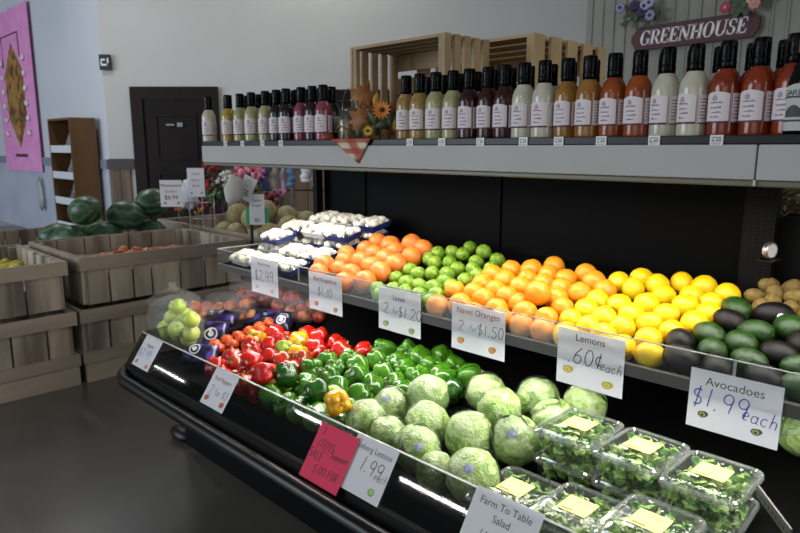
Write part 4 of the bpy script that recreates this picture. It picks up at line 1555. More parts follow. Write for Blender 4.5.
posy(638, 15, ['#8d85a8', '#a39db8', '#3a2a52'], 'white and violet flowers on the upper corner of the sign where the name begins', 3, '#3c4a3a', 6)
posy(747, 1, ['#b0566a', '#c98a88', '#a33a52', '#c9a08e'], 'pink and peach roses on the upper corner of the sign where the name ends', 5, '#3f5a40', 7)
# fastening battens carry the sign on the wall
# ================================================================ FRUIT SHELF
def crop(ox, oy, pts, s=4.0):
    return [(ox + p[0] / s, oy + p[1] / s) + tuple(p[2:]) for p in pts]


GF = [(311, 261), (331, 251), (341, 259), (324, 266), (339, 269), (351, 271), (362, 249), (377, 241), (391, 244), (357, 260), (374, 252), (370, 265), (386, 256), (402, 247), (385, 269), (369, 275), (346, 282),
      (405, 246), (424, 247), (413, 257), (398, 264)]
LM_ = crop(360, 220, [(310, 125), (355, 125), (250, 155), (300, 165), (355, 165), (410, 130), (440, 105), (495, 120), (465, 160), (550, 155), (400, 190), (525, 190), (230, 205), (185, 195), (290, 210), (130, 225), (190, 250), (235, 260), (290, 265),
                      (345, 245), (470, 215), (335, 285), (240, 295), (130, 275), (180, 278), (285, 320), (75, 275), (420, 235), (365, 265), (440, 190), (340, 215), (120, 310), (60, 300)])
OR_ = crop(360, 220, [(395, 270), (440, 275), (510, 290), (575, 310), (630, 320), (710, 315), (545, 225), (580, 245), (640, 240), (700, 260), (615, 195), (675, 195), (750, 205), (780, 255), (345, 335), (430, 330), (530, 352), (650, 400), (590, 385), (735, 410),
                      (490, 250), (540, 270), (470, 345)]) + crop(540, 240, [(40, 130), (80, 150), (150, 150), (235, 155), (60, 190), (140, 200), (200, 205), (15, 235), (90, 260), (15, 190), (20, 320), (-20, 290)])
LE_ = crop(540, 240, [(310, 160), (385, 185), (395, 150), (465, 170), (555, 165), (648, 185), (740, 215), (495, 215), (585, 255), (670, 275), (240, 235), (305, 250), (410, 255), (510, 290), (600, 330), (185, 270), (260, 320), (340, 335), (425, 335), (535, 375),
                      (95, 310), (185, 350), (275, 365), (345, 400), (455, 450), (700, 250), (360, 300), (90, 380), (400, 400), (620, 220)])
AV_ = [(737, 305, 'g'), (714, 334, 'g'), (727, 342, 'g'), (755, 330, 'g'), (775, 311, 'd'), (767, 356, 'd'), (680, 351, 'd'), (690, 341, 'd'), (706, 357, 'g'), (745, 366, 'g'), (792, 326, 'g'), (800, 342, 'd'), (790, 381, 'g'), (733, 320, 'd'), (768, 380, 'd'), (720, 362, 'd'), (804, 368, 'g')]
KI_ = [(771, 294), (785, 287), (793, 296), (772, 302), (791, 308), (760, 307), (780, 281), (799, 311), (776, 288), (803, 300)]

C_GF = peel('grapefruit_peel', '#dd7f22', '#dc7338', ns=2, bs=26)
C_OR = peel('orange_peel', '#e68a12', '#e2951f', ns=2, bs=28)
C_LE = peel('lemon_peel', '#ecc413', '#e8bb10', ns=2, bs=28, rough=.34)
C_LI = peel('lime_peel', '#5c8a1c', '#93a832', ns=2, bs=28, lo=.4, hi=.68)
C_AV = mat('avocado_skin', '#152b0e', 0.28, noise_col='#284c16', nscale=6, bump=0.6, bscale=24)
C_AD = mat('ripe_avocado_skin', '#0c0a09', 0.34, noise_col='#16110d', nscale=6, bump=0.6, bscale=24, spec=.28)
C_KI = mat('kiwi_skin', '#6f5a2c', 0.8, noise_col='#8a7238', nscale=3, bump=.3, bscale=40)


def avo_fn(th, ph):
    return 1 - 0.30 * math.exp(-(ph / 0.8) ** 2) * 0.6 + .03 * math.sin(th)


MESH = dict(gf=[fruit_mesh('grapefruit', C_GF, (1, 1, .95), citrus_fn(0, .05), 22, 16)], orr=[fruit_mesh('navel_orange', C_OR, (1, 1, .98), citrus_fn(0, .05), 22, 16)],
            le=[fruit_mesh('lemon', C_LE, (.97, .97, 1.08), citrus_fn(.13, 0.0), 22, 18), fruit_mesh('lemon', C_LE, (.98, .98, 1.0), citrus_fn(.08, 0.0), 22, 18)],
            li=[fruit_mesh('lime', C_LI, (.95, .95, 1.06), citrus_fn(.05, 0.0), 20, 16)],
            av=[fruit_mesh('avocado', C_AV, (.86, .86, 1.28), avo_fn, 22, 18)], ad=[fruit_mesh('avocado', C_AD, (.86, .86, 1.28), avo_fn, 22, 18)],
            ki=[fruit_mesh('kiwi', C_KI, (.86, .82, 1.12), lambda t, p: 1, 18, 14)])
STEMEND = MB().lathe([(0, 0), (.09, 0), (.11, .03), (.06, .05), (0, .05)], 10, caps=False).mesh('stem_end', M['stem'], True)
NAVEL = MB().lathe([(.13, -.012), (.11, .006), (.05, -.01), (0, -.02)], 12, caps=False).mesh('navel', mat('navel_brown', '#b5671c', .6), True)

allf = []
for key, lst, r in (('gf', GF, .044), ('li', LM_, .0305), ('orr', OR_, .0385), ('le', LE_, .0365)):
    for p in lst:
        allf.append((key, p[0], p[1], r * rnd.uniform(.95, 1.05)))
for p in AV_:
    allf.append(('av' if p[2] == 'g' else 'ad', p[0], p[1], .041 * rnd.uniform(.95, 1.05)))
for p in KI_:
    allf.append(('ki', p[0], p[1], .028))
pos0 = [at(x, y, plane=(MID[0] + r * 1.25, MID[1])) for k, x, y, r in allf]
pos = relax(pos0, [f[3] * (1.0 if f[0] not in ('av', 'ad') else .97) for f in allf], MID, (-2.14, 0.5), (YM + .012, 2.10), 260, .05, .0009)
NAMES = dict(gf=('grapefruit', 'grapefruit', 'mushroom end', 'grapefruits on the fruit shelf'), li=('lime', 'lime', 'grapefruit side', 'limes on the fruit shelf'), orr=('navel_orange', 'navel orange', 'lime side', 'navel oranges on the fruit shelf'),
             le=('lemon', 'lemon', 'orange side', 'lemons on the fruit shelf'), av=('avocado', 'avocado', 'lemon side', 'avocados on the fruit shelf'), ki=('kiwi', 'kiwi', 'avocado side', 'kiwis on the fruit shelf'))
for key, (nm, noun, anchor, grp) in NAMES.items():
    ids = [i for i, f in enumerate(allf) if f[0] == key or (key == 'av' and f[0] == 'ad')]
    wd = {'gf': .085, 'li': .06, 'orr': .075, 'le': .07, 'av': .08, 'ki': .055}[key]
    labs = row_labels([(pos[i], {'av': 'green ', 'ad': 'dark ripe '}.get(allf[i][0], {'gf': 'pink-orange ', 'orr': 'bright ', 'le': 'yellow ', 'li': 'green ', 'ki': 'brown '}.get(key, ''))) for i in ids], YM + .02, wd, noun, anchor)
    for i, lab in zip(ids, labs):
        k = allf[i][0]
        me = rnd.choice(MESH[k])
        rot = rrot()
        if k in ('av', 'ad'):
            rot = Euler((R(90 + rnd.uniform(-20, 20)), 0, R(rnd.uniform(20, 110))))
        if k == 'le' and rnd.random() < .5:
            rot = Euler((R(100 + rnd.uniform(-30, 30)), 0, R(rnd.uniform(0, 70))))
        o = fruit_obj(nm, me, pos[i], rot, allf[i][3], lab, noun, grp)
        if k == 'orr' and rnd.random() < .45:
            c_ = put(NAVEL, 'navel', o, (0, 0, -.965), (R(180), 0, 0))
            o.rotation_euler = Euler((R(70 + rnd.uniform(-25, 25)), 0, R(rnd.uniform(0, 80))))
        if k in ('av', 'ad'):
            put(STEMEND, 'stem_end', o, (0, 0, 1.02))
# round white sticker on one ripe avocado
best = min((i for i, f in enumerate(allf) if f[0] == 'ad'), key=lambda i: (allf[i][1] - 775) ** 2 + (allf[i][2] - 311) ** 2)
for o in list(COL.objects):
    if o.name.startswith('avocado') and (o.location - pos[best]).length < 1e-5:
        o.rotation_euler = (R(90), 0, R(110))
        o['label'] = 'dark ripe avocado with a round white sticker, by the kiwis'
        d = (Vector((0, 0, EYE)) - pos[best]).normalized()
        d = (d + Vector((.35, 0, -.1))).normalized()
        dl = (o.rotation_euler.to_matrix().inverted() @ d)
        lp = Vector((dl.x * .86, dl.y * .86, dl.z * 1.28)) * .97
        st = MB().lathe([(0, .05), (.26, .0), (.26, .03), (0, .09)], 18, caps=False).build('sticker', M['white'], o)
        st.location = lp
        st.rotation_euler = dl.to_track_quat('Z', 'Y').to_euler()

# mushroom packages: blue trays with white bundles under film, on the wall end of the shelf
TB = mat('tray_blue', '#23336e', .4)
MU = mat('mushroom_white', '#e6e1d4', .7, noise_col='#cfc4ac', nscale=60, lo=.45, hi=.7)


def make_pack(TB):
    root = empty('mushroom_pack', (0, 0, -5))
    t = MB()
    a, b, c, e, h = .078, .058, .066, .048, .028
    t.add([(-c, -e, 0), (c, -e, 0), (c, e, 0), (-c, e, 0), (-a, -b, h), (a, -b, h), (a, b, h), (-a, b, h), (-a + .004, -b + .004, h), (a - .004, -b + .004, h), (a - .004, b - .004, h), (-a + .004, b - .004, h), (-c + .004, -e + .004, .004), (c - .004, -e + .004, .004), (c - .004, e - .004, .004), (-c + .004, e - .004, .004)],
          [(3, 2, 1, 0), (0, 1, 5, 4), (1, 2, 6, 5), (2, 3, 7, 6), (3, 0, 4, 7), (4, 5, 9, 8), (5, 6, 10, 9), (6, 7, 11, 10), (7, 4, 8, 11), (8, 9, 13, 12), (9, 10, 14, 13), (10, 11, 15, 14), (11, 8, 12, 15), (12, 13, 14, 15)])
    t.build('tray', TB, root, False)
    w_ = MB()
    n = 12
    vs = [(-a + 2 * a * i / n, -b + 2 * b * j / n, h + .001 + .024 * (1 - abs(2 * i / n - 1) ** 4) * (1 - abs(2 * j / n - 1) ** 4) + .002 * math.sin(i * 2.1 + j * 3.3)) for i in range(n + 1) for j in range(n + 1)]
    w_.add(vs, [(i * (n + 1) + j, (i + 1) * (n + 1) + j, (i + 1) * (n + 1) + j + 1, i * (n + 1) + j + 1) for i in range(n) for j in range(n)])
    w_.build('plastic_wrap', M['wrap'], root)
    return root


def mush(seed):
    q = random.Random(seed)
    mb = MB()
    for i in range(20):
        x, y = q.uniform(-.062, .062), q.uniform(-.044, .044)
        s = q.uniform(.016, .022)
        mb.blob((x, y, .026 + q.uniform(0, .012)), (s, s, s * .8), 10, 7, 0, rel_noise(.15, 2, i))
    return mb.mesh('mushroom', MU, True)


pk0, pkw = make_pack(TB), make_pack(M['white'])
mm_ = [mush(1), mush(2)]
packs = [(262, 262, 10), (283, 266, 4), (303, 270, -3), (276, 251, 8), (297, 254, -4), (318, 258, 3), (292, 241, 6), (312, 244, 0), (333, 247, -5), (325, 238, 4), (308, 234, 8), (340, 241, 0)]
# rows on the sloping shelf, a second layer over the two rear rows
ang = math.atan(MID[1])
gi = 0
for row, y, lay, n0 in ((0, 1.60, 0, 3), (1, 1.74, 0, 3), (2, 1.88, 0, 3), (3, 2.02, 0, 3), (2, 1.86, 1, 3), (3, 2.005, 1, 3), (1, 1.73, 1, 1)):
    for kx in range(n0):
        x = -2.60 + .165 * kx + .012 * row + (.02 if row % 2 else 0) + .03 * lay
        z = zdeck(MID, y) + .014 + .002 + .060 * lay
        a_ = R(rnd.uniform(-5, 5))
        w_ = 'upper layer, ' if lay else ''
        lab = f"wrapped {'blue' if (kx == n0 - 1 or gi % 5 == 2) else 'white'} mushroom tray, {w_}{ORD[row]} row from the glass, {ORD[kx]} from the shelf end"
        blue = (kx == n0 - 1 or gi % 5 == 2)
        o = clone(pk0 if blue else pkw, (x, y, z), (ang, 0, a_), label=lab, cat='mushroom pack', group='wrapped mushroom packs')
        m_ = bpy.data.objects.new('mushroom_heap', mm_[gi % 2])
        COL.objects.link(m_)
        m_.location, m_.rotation_euler = (x, y, z), (ang, 0, a_)
        tag(m_, f"white mushrooms, {w_}{ORD[row]} row from the glass, {ORD[kx]} from the shelf end", 'mushrooms', 'mushrooms in the trays', 'stuff')
        gi += 1
remove(pk0)
remove(pkw)
# bag of mixed small produce lying on the open end of the shelf
bx = at(281, 238, Y=1.86)
SM = {'pink': mat('radish_pink', '#b5708a', .5), 'mint': mat('cabbage_mint', '#8fb59a', .5), 'purple': mat('onion_purple', '#4a3348', .4)}

# ================================================================ LOWER TUB
P_R = mat('red_pepper_skin', '#c01a0c', .2, noise_col='#a01a10', nscale=1.5, coat=.2)
P_RG = mat('turning_pepper_skin', '#b02a16', .18, noise_col='#5d6a1c', nscale=1.6, lo=.5, hi=.72, coat=.2)
P_G = mat('green_pepper_skin', '#2f6612', .2, noise_col='#4a7d1a', nscale=1.4, coat=.25)
P_GD = mat('dark_green_pepper_skin', '#17400f', .18, noise_col='#235514', nscale=1.5, coat=.25)
P_GL = mat('pale_green_pepper_skin', '#7a9a2c', .2, noise_col='#93ad3a', nscale=1.5, coat=.2)
P_Y = mat('yellow_pepper_skin', '#d9a012', .18, noise_col='#c78a14', nscale=1.5, coat=.2)
TO = mat('tomato_skin', '#d8421a', .2, noise_col='#cf5a1e', nscale=1.5, coat=.2)


def pepper_fn(sd):
    def fn(th, ph):
        lob = 1 + .10 * math.cos(4 * th + sd) * math.sin(ph) ** .5 + .04 * math.sin(3 * th + 2 * sd) * math.sin(ph)
        top = 1 - .34 * math.exp(-(ph / .42) ** 2)
        bot = 1 - .22 * math.exp(-((math.pi - ph) / .5) ** 2)
        shape = 1 + .10 * math.sin(ph) ** 4 + .05 * math.cos(ph)
        return lob * top * bot * shape
    return fn


STEM = MB().tube([(0, 0, .58), (.02, 0, .78), (.06, .03, 1.02), (.14, .06, 1.16)], [.20, .10, .085, .10], 8).mesh('stem', M['stem'], True)
PEP = {}
for key, m in dict(red=P_R, turning=P_RG, green=P_G, dark=P_GD, pale=P_GL, yellow=P_Y).items():
    PEP[key] = [MB().blob((0, 0, 0), (.92, .92, 1.05 + .12 * v), 28, 18, 0, pepper_fn(1.3 * v + .4)).mesh('bell_pepper', m, True) for v in range(2)]
TOM = fruit_mesh('tomato', TO, (1, 1, .86), lambda th, ph: 1 - .14 * math.exp(-(ph / .35) ** 2) + .015 * math.cos(5 * th), 20, 14)

red = [(257, 369, 'red'), (245, 366, 'turning'), (259, 344, 'red'), (256, 336, 'yellow'), (274, 330, 'red'), (284, 336, 'red'), (266, 352, 'red'), (280, 356, 'turning'), (317, 332, 'red'), (307, 331, 'red'), (332, 340, 'red'), (320, 345, 'red'),
       (313, 350, 'red'), (356, 351, 'red'), (261, 385, 'red'), (246, 388, 'red'), (297, 349, 'yellow'), (284, 344, 'pale'), (297, 335, 'yellow'), (305, 354, 'turning'), (248, 350, 'red'), (338, 346, 'red'), (230, 373, 'red'), (270, 342, 'red'),
       (236, 352, 'red'), (232, 385, 'turning'), (274, 379, 'pale'), (243, 358, 'turning'), (222, 362, 'red'), (288, 364, 'turning'), (272, 367, 'turning'), (222, 378, 'red')]
grn = [(311, 362), (327, 356), (339, 365), (346, 356), (360, 361), (356, 372), (375, 356), (380, 369), (326, 374), (302, 382), (340, 379), (285, 387, 'dark'), (325, 392, 'pale'), (359, 390), (374, 382), (345, 400), (395, 377), (405, 364), (384, 345), (409, 346),
       (395, 357), (415, 370), (302, 396, 'dark'), (420, 352), (427, 362), (442, 374), (460, 370), (430, 379), (270, 398), (290, 408), (310, 416), (332, 411, 'yellow'), (326, 420), (440, 350), (453, 360), (278, 396), (412, 384), (449, 384, 'dark'), (316, 404, 'dark')]
let = [(361, 419, .062), (390, 407, .058), (422, 395, .068), (386, 431, .060), (425, 422, .066), (419, 451, .064), (486, 390, .062), (500, 408, .066), (470, 433, .068), (516, 437, .066), (539, 396, .065), (585, 402, .062), (552, 416, .060), (460, 473, .068), (420, 470, .05), (803, 430, .06)]
tom = [(229, 327), (238, 336), (241, 328), (230, 336), (246, 332), (252, 327), (247, 322), (258, 330), (224, 333), (236, 321), (222, 342), (233, 343)]
low = []
for p in red:
    low.append(('r', p[0], p[1], .043 * rnd.uniform(.92, 1.08), p[2]))
for p in grn:
    low.append(('g', p[0], p[1], .045 * rnd.uniform(.92, 1.08), p[2] if len(p) > 2 else 'green'))
for p in let:
    low.append(('l', p[0], p[1], p[2], ''))
for p in tom:
    low.append(('t', p[0], p[1], .030, ''))
pos0 = [at(x, y, plane=(LOW[0] + r * 1.15 + (.02 if k in 'rg' else 0) + (.035 if c == 'yellow' and y > 400 else 0), LOW[1])) for k, x, y, r, c in low]
pos = relax(pos0, [f[3] * 1.0 for f in low], LOW, (-2.6, .4), (YG + .05, 2.10), 260, .05, .0009)
rl = {i: l for k, noun, w_, anc in (('r', 'bell pepper', .09, 'tomatoes'), ('g', 'bell pepper', .09, 'reds'), ('l', 'iceberg lettuce', .13, 'peppers'), ('t', 'orange tomato', .06, 'berry bags'))
      for i, l in zip([j for j, f in enumerate(low) if f[0] == k],
                      row_labels([(pos[j], {'red': 'red ', 'turning': 'red and green ', 'green': 'green ', 'dark': 'dark green ', 'pale': 'pale yellow-green ', 'yellow': 'yellow '}.get(low[j][4], '')) for j, f in enumerate(low) if f[0] == k], YG + .03, w_, noun, anc,
                                 'glass'))}


# lettuce: crinkled head of wrapped leaves with cling film
def lettuce_mat():
    m = mat('lettuce_leaf', '#6f9440', .35, coat=.25)
    nt = m.node_tree
    N, L = nt.nodes, nt.links
    b = N['Principled BSDF']
    tc = N.new('ShaderNodeTexCoord')
    oi = N.new('ShaderNodeObjectInfo')
    sc = N.new('ShaderNodeVectorMath')
    sc.operation = 'ADD'
    L.new(tc.outputs['Object'], sc.inputs[0])
    mu = N.new('ShaderNodeMath')
    mu.operation = 'MULTIPLY'
    mu.inputs[1].default_value = 20
    L.new(oi.outputs['Random'], mu.inputs[0])
    L.new(mu.outputs[0], sc.inputs[1])
    nz = N.new('ShaderNodeTexNoise')
    nz.inputs['Scale'].default_value = 1.5
    nz.inputs['Detail'].default_value = 5
    nz.inputs['Distortion'].default_value = 1.6
    L.new(sc.outputs[0], nz.inputs['Vector'])
    rp = N.new('ShaderNodeValToRGB')
    e = rp.color_ramp.elements
    e[0].position, e[0].color = .30, hexc('#56852a')
    e[1].position, e[1].color = .72, hexc('#cfdaa4')
    k = e.new(.5)
    k.color = hexc('#98b860')
    L.new(nz.outputs['Fac'], rp.inputs[0])
    L.new(rp.outputs[0], b.inputs['Base Color'])
    n2 = N.new('ShaderNodeTexNoise')
    n2.inputs['Scale'].default_value = 3
    n2.inputs['Detail'].default_value = 4
    n2.inputs['Distortion'].default_value = 2.5
    L.new(sc.outputs[0], n2.inputs['Vector'])
    bp = N.new('ShaderNodeBump')
    bp.inputs['Strength'].default_value = .5
    bp.inputs['Distance'].default_value = .02
    L.new(n2.outputs['Fac'], bp.inputs['Height'])
    L.new(bp.outputs[0], b.inputs['Normal'])
    return m


LET = lettuce_mat()


def head_fn(sd):
    def fn(th, ph):
        p = Vector((math.sin(ph) * math.cos(th), math.sin(ph) * math.sin(th), math.cos(ph)))
        a = 1 + .10 * noise.noise(p * 1.3 + Vector((sd, 0, 0))) + .05 * noise.noise(p * 4 + Vector((0, sd, 0)))
        ridge = abs(noise.noise(p * 2.2 + Vector((0, 0, sd * 2))))
        return a + .05 * (1 - min(1, ridge * 6)) - .02
    return fn


HEADS, WRAPS = [], []


def leaf_cap(mb, d, ang, rad, sd, n=26, m=9):
    """outer leaf: a cap lying on the head with a ruffled, lifting edge"""
    q = d.to_track_quat('Z', 'Y')
    vs = [q @ Vector((0, 0, rad))]
    for i in range(1, m + 1):
        t = i / m
        for k in range(n):
            th = 6.2832 * k / n
            w_ = 1 + .22 * noise.noise(Vector((math.cos(th) * 1.6 + sd, math.sin(th) * 1.6, sd)))
            a_ = ang * t * w_
            r_ = rad + .035 * t ** 4 + .03 * t ** 3 * math.sin(5 * th + sd) + .022 * abs(math.sin(4 * th + sd * 2)) * math.sin(3.1 * t)
            vs.append(q @ Vector((r_ * math.sin(a_) * math.cos(th), r_ * math.sin(a_) * math.sin(th), r_ * math.cos(a_))))
    fs = [(0, 1 + k, 1 + (k + 1) % n) for k in range(n)]
    for i in range(m - 1):
        for k in range(n):
            fs.append((1 + i * n + k, 1 + (i + 1) * n + k, 1 + (i + 1) * n + (k + 1) % n, 1 + i * n + (k + 1) % n))
    mb.add(vs, fs)


for v in range(4):
    hq = random.Random(40 + v)
    hb_ = MB().blob((0, 0, 0), (.98, .96, .90), 48, 32, 0, head_fn(v * 3.1))
    for j in range(6):
        d = Vector((hq.gauss(0, 1), hq.gauss(0, 1), hq.gauss(0, 1))).normalized()
        leaf_cap(hb_, d, hq.uniform(.75, 1.15), .955 + .016 * j, v * 5 + j * 1.3)
    HEADS.append(hb_.mesh('iceberg_lettuce', LET, True))

    def wf(th, ph, v=v):
        p = Vector((math.sin(ph) * math.cos(th), math.sin(ph) * math.sin(th), math.cos(ph)))
        return 1.07 + .04 * noise.noise(p * 1.3 + Vector((v * 3.1, 0, 0))) + .04 * noise.noise(p * 6 + Vector((v, 2, 0)))
    WRAPS.append(MB().blob((0, 0, 0), (1.03, 1.0, .95), 40, 28, 0, wf).mesh('plastic_wrap', M['wrap'], True))
LOGO = MB().lathe([(0, .035), (.1, .022), (.19, .0)], 18, caps=False).mesh('sticker', mat('lettuce_sticker', '#aab0c0', .4, noise_col='#7d86ad', nscale=9, lo=.4, hi=.6), True)
for i, (k, x, y, r, c) in enumerate(low):
    if k in 'rg':
        o = fruit_obj('bell_pepper', rnd.choice(PEP[c]), pos[i], Euler((R(rnd.uniform(-75, 75)), R(rnd.uniform(-75, 75)), rnd.uniform(0, 6.28))), r, rl[i], 'bell pepper', 'bell peppers in the tub')
        put(STEM, 'stem', o, (0, 0, 0))
    elif k == 't':
        o = fruit_obj('tomato', TOM, pos[i], rrot(None, .7), r, rl[i], 'tomato', 'orange tomatoes in the tub')
    else:
        v = i % 4
        o = fruit_obj('iceberg_lettuce', HEADS[v], pos[i], rrot(), r * 1.05, rl[i].replace('iceberg lettuce', 'wrapped lettuce'), 'lettuce', 'wrapped iceberg lettuces')
        put(WRAPS[v], 'plastic_wrap', o, (0, 0, 0))
        if i % 4 == 0 or y > 472:
            d = (Vector((0, 0, EYE)) - pos[i]).normalized() + Vector((rnd.uniform(-.5, .5), rnd.uniform(-.3, .3), rnd.uniform(0, .6)))
            d = o.rotation_euler.to_matrix().inverted() @ d.normalized()
            s_ = put(LOGO, 'sticker', o, d * 1.06)
            s_.rotation_euler = d.to_track_quat('Z', 'Y').to_euler()
for o in [PEACH] + list(APK.values()):
    pass

# ---- bags of apples at the wall end of the tub
def bag(name, c, rad, label, seed, top=None, cat='bag'):
    """clear bag: loose film gathered to a knot"""
    def fn(th, ph):
        p = Vector((math.sin(ph) * math.cos(th), math.sin(ph) * math.sin(th), math.cos(ph)))
        q = (abs(p.x) ** 3 + abs(p.y) ** 3 + abs(p.z) ** 3) ** (-1 / 3) * .93
        if top and p.z > .1:
            q *= 1 - .30 * min(1, (p.z - .1) * 1.3) * (1 - abs(p.z) ** 6)
        return q * (1 + .07 * noise.noise(p * 3 + Vector((seed, 0, 0))) + .03 * noise.noise(p * 9 + Vector((0, seed, 0))))
    mb = MB().blob((0, 0, 0), rad, 36, 24, 0, fn)
    o = mb.build(name, M['film'], None, True, loc=c)
    tag(o, label, cat, 'clear bags of fruit')
    if top:
        t = MB().lathe([(rad[0] * .55, rad[2] * .74), (rad[0] * .34, rad[2] * 1.0), (.012, rad[2] * 1.22), (.022, rad[2] * 1.36)], 14, caps=False).build('knot', M['film'], o)
    return o


def bagfill(kind, pts, Y, r, noun, of, group, zmin):
    ps = [at(x, y, Y=Y + (rnd.uniform(-.03, .03))) for x, y in pts]
    ps = relax(ps, [r] * len(ps), (zdeck(LOW, Y) + .004, 0), (-9, 9), (Y - .10, Y + .10), 80, .05, .001)
    ids = sorted(range(len(ps)), key=lambda i: -ps[i].z)
    for n, i in enumerate(ids):
        clone(kind, ps[i], rrot(None, .8), r / .038 * .98, label=f"{noun} in {of}, {ORD[n]} counting from its top", cat=noun.split()[-1], group=group)
    P = np.array([tuple(p) for p in ps])
    return Vector(P.mean(0)), P.min(0) - r, P.max(0) + r


GRPA = 'fruit inside the clear bags'
for (kind, pts, Y, r, noun, of, lab, top) in (
        (APK['green'], [(172, 312), (183, 309), (181, 328), (190, 327), (166, 325), (170, 342), (185, 341), (178, 302), (191, 314), (176, 334)], 1.32, .040, 'green apple', 'the upright bag at the tub corner', 'upright clear bag of green apples at the rounded tub corner', True),
        (PEACH, [(201, 314), (197, 324), (195, 304), (204, 322), (205, 332), (198, 336)], 1.50, .034, 'orange peach', 'the bag behind green apples', 'clear bag of orange peaches right behind the bag of green apples', False),
        (APK['blush'], [(217, 308), (226, 305), (234, 310), (221, 318), (230, 318), (240, 316), (213, 316), (244, 307), (248, 316)], 1.66, .034, 'blush apple', 'the flat bag behind the berry bags', 'flat clear bag of blush apples behind the berry bags', False),
        (APK['red'], [(243, 291), (254, 297), (263, 300), (272, 299), (252, 305), (266, 306), (260, 291), (277, 306), (247, 300)], 1.84, .036, 'red apple', 'the bag under the $2.49 card', 'clear bag of red apples under the $2.49 card', False),
        (APK['red'], [(297, 295), (287, 293), (301, 306), (290, 308), (309, 315), (284, 303), (305, 324), (281, 290), (313, 306), (297, 318), (316, 322), (286, 318)], 1.84, .034, 'dark red apple', 'the bag beside the red peppers', 'large clear bag of dark red apples beside the red peppers', False)):
    c, mn, mx = bagfill(kind, pts, Y, r, noun, of, GRPA, 0)
    rad = Vector(((mx[0] - mn[0]) / 2 + .008, (mx[1] - mn[1]) / 2 + .008, (mx[2] - mn[2]) / 2 + .008))
    cc_ = Vector(((mx[0] + mn[0]) / 2, (mx[1] + mn[1]) / 2, (mx[2] + mn[2]) / 2))
    bag('fruit_bag', cc_, rad, lab, Y * 7, top)
for o in [PEACH] + list(APK.values()):
    remove(o)

# dark printed bags with round white badge
BB = mat('berry_bag_print', '#15152e', .3, noise_col='#4a3a86', nscale=22, lo=.52, hi=.6, coat=.4)
BB2 = mat('badge_white', '#d5d6dd', .4)


def berry_bag(c, rad, rz, tilt, label, seed, badge=(0, -.2), rb=.30):
    root = empty('berry_bag', c, (R(tilt), 0, R(rz)), label=label, cat='bag of berries', group='dark printed berry bags')
    mb = MB()
    n = 18
    vs = []
    for s in (1, -1):
        for i in range(n + 1):
            for j in range(n + 1):
                u, v = 2 * i / n - 1, 2 * j / n - 1
                h = max(0, (1 - u ** 4) * (1 - v ** 4)) ** .6 * (1 + .25 * noise.noise(Vector((u * 2, v * 2, seed + s))))
                vs.append((u * rad[0] * (1 - .06 * v * v), s * -rad[1] * h, v * rad[2] * (1 - .06 * u * u)))
    N1 = (n + 1) ** 2
    fs = []
    for i in range(n):
        for j in range(n):
            a = i * (n + 1) + j
            fs += [(a, a + n + 1, a + n + 2, a + 1), (N1 + a + 1, N1 + a + n + 2, N1 + a + n + 1, N1 + a)]
    mb.add(vs, fs)
    mb.build('pouch', BB, root)
    for (r0, r1, nm, m, dy) in ((0, 1, 'badge', BB2, 0), (.45, .78, 'badge_ring', BB, .0012)):
        b = MB()
        vs = []
        k = 24
        for q in range(k):
            t = 6.283 * q / k
            for rr in (r0, r1):
                u, v = badge[0] + rb * rr * math.cos(t) * rad[2] / rad[0], badge[1] + rb * rr * math.sin(t)
                h = max(0, (1 - min(1, abs(u)) ** 4) * (1 - min(1, abs(v)) ** 4)) ** .6 * (1 + .25 * noise.noise(Vector((u * 2, v * 2, seed + 1))))
                vs.append((u * rad[0] * (1 - .06 * v * v), -rad[1] * h - .0025 - dy, v * rad[2] * (1 - .06 * u * u)))
        b.add(vs, [(2 * q, 2 * q + 1, (2 * q + 3) % (2 * k), (2 * q + 2) % (2 * k)) for q in range(k)])
        b.build(nm, m, root)
    return root


berry_bag(at(211, 336, Y=1.44), (.085, .035, .075), 40, -35, 'dark printed berry bag with a round white badge, between green apples and tomatoes', 1, (.15, .0), .42)
berry_bag(at(200, 355, Y=1.27), (.08, .03, .05), 40, -45, 'dark printed berry bag low against the glass under the green apples', 2, (-.2, .3), .5)
berry_bag(at(222, 318, Y=1.56), (.09, .03, .05), 30, -60, 'dark berry bag lying above the tomatoes, below the flat apple bag', 3, (0, .2), .25)
berry_bag(at(262, 318, Y=1.72), (.09, .03, .05), 35, -50, 'dark berry bag behind the red peppers with a light corner', 4, (.3, .1), .2)
berry_bag(at(283, 322, Y=1.72), (.05, .025, .06), 30, -40, 'slim dark berry bag next to the large bag of dark red apples', 5, (0, 0), .4)

# dividers between peppers, lettuce and the end of the boxes
q0, q1 = at(446, 404, Y=1.66), at(472, 384, Y=1.86)
perforated('grey perforated divider between the green peppers and lettuce', q0, q1, .035)
perforated('grey perforated divider past the last salad boxes', at(757, 496, Y=1.46), at(790, 541, Y=1.36), .026)

# ================================================================ SALAD BOXES
def rrect(a, b, r, n=5):
    pts = []
    for (cx, cy, a0) in ((a - r, b - r, 0), (-a + r, b - r, 90), (-a + r, -b + r, 180), (a - r, -b + r, 270)):
        for i in range(n + 1):
            t = R(a0 + 90 * i / n)
            pts.append((cx + r * math.cos(t), cy + r * math.sin(t)))
    return pts


def shell(levels, name, m, parent, close=True, ribs=0):
    mb = MB()
    n = len(levels[0][0])
    vs = []
    for pts, z in levels:
        vs += [(x, y, z) for x, y in pts]
    fs = []
    for l in range(len(levels) - 1):
        for k in range(n):
            fs.append((l * n + k, l * n + (k + 1) % n, (l + 1) * n + (k + 1) % n, (l + 1) * n + k))
    if close:
        fs.append(tuple((len(levels) - 1) * n + k for k in range(n)))
    mb.add(vs, fs)
    return mb.build(name, m, parent, 'auto')


BA, BBy, BH = .088, .111, .070


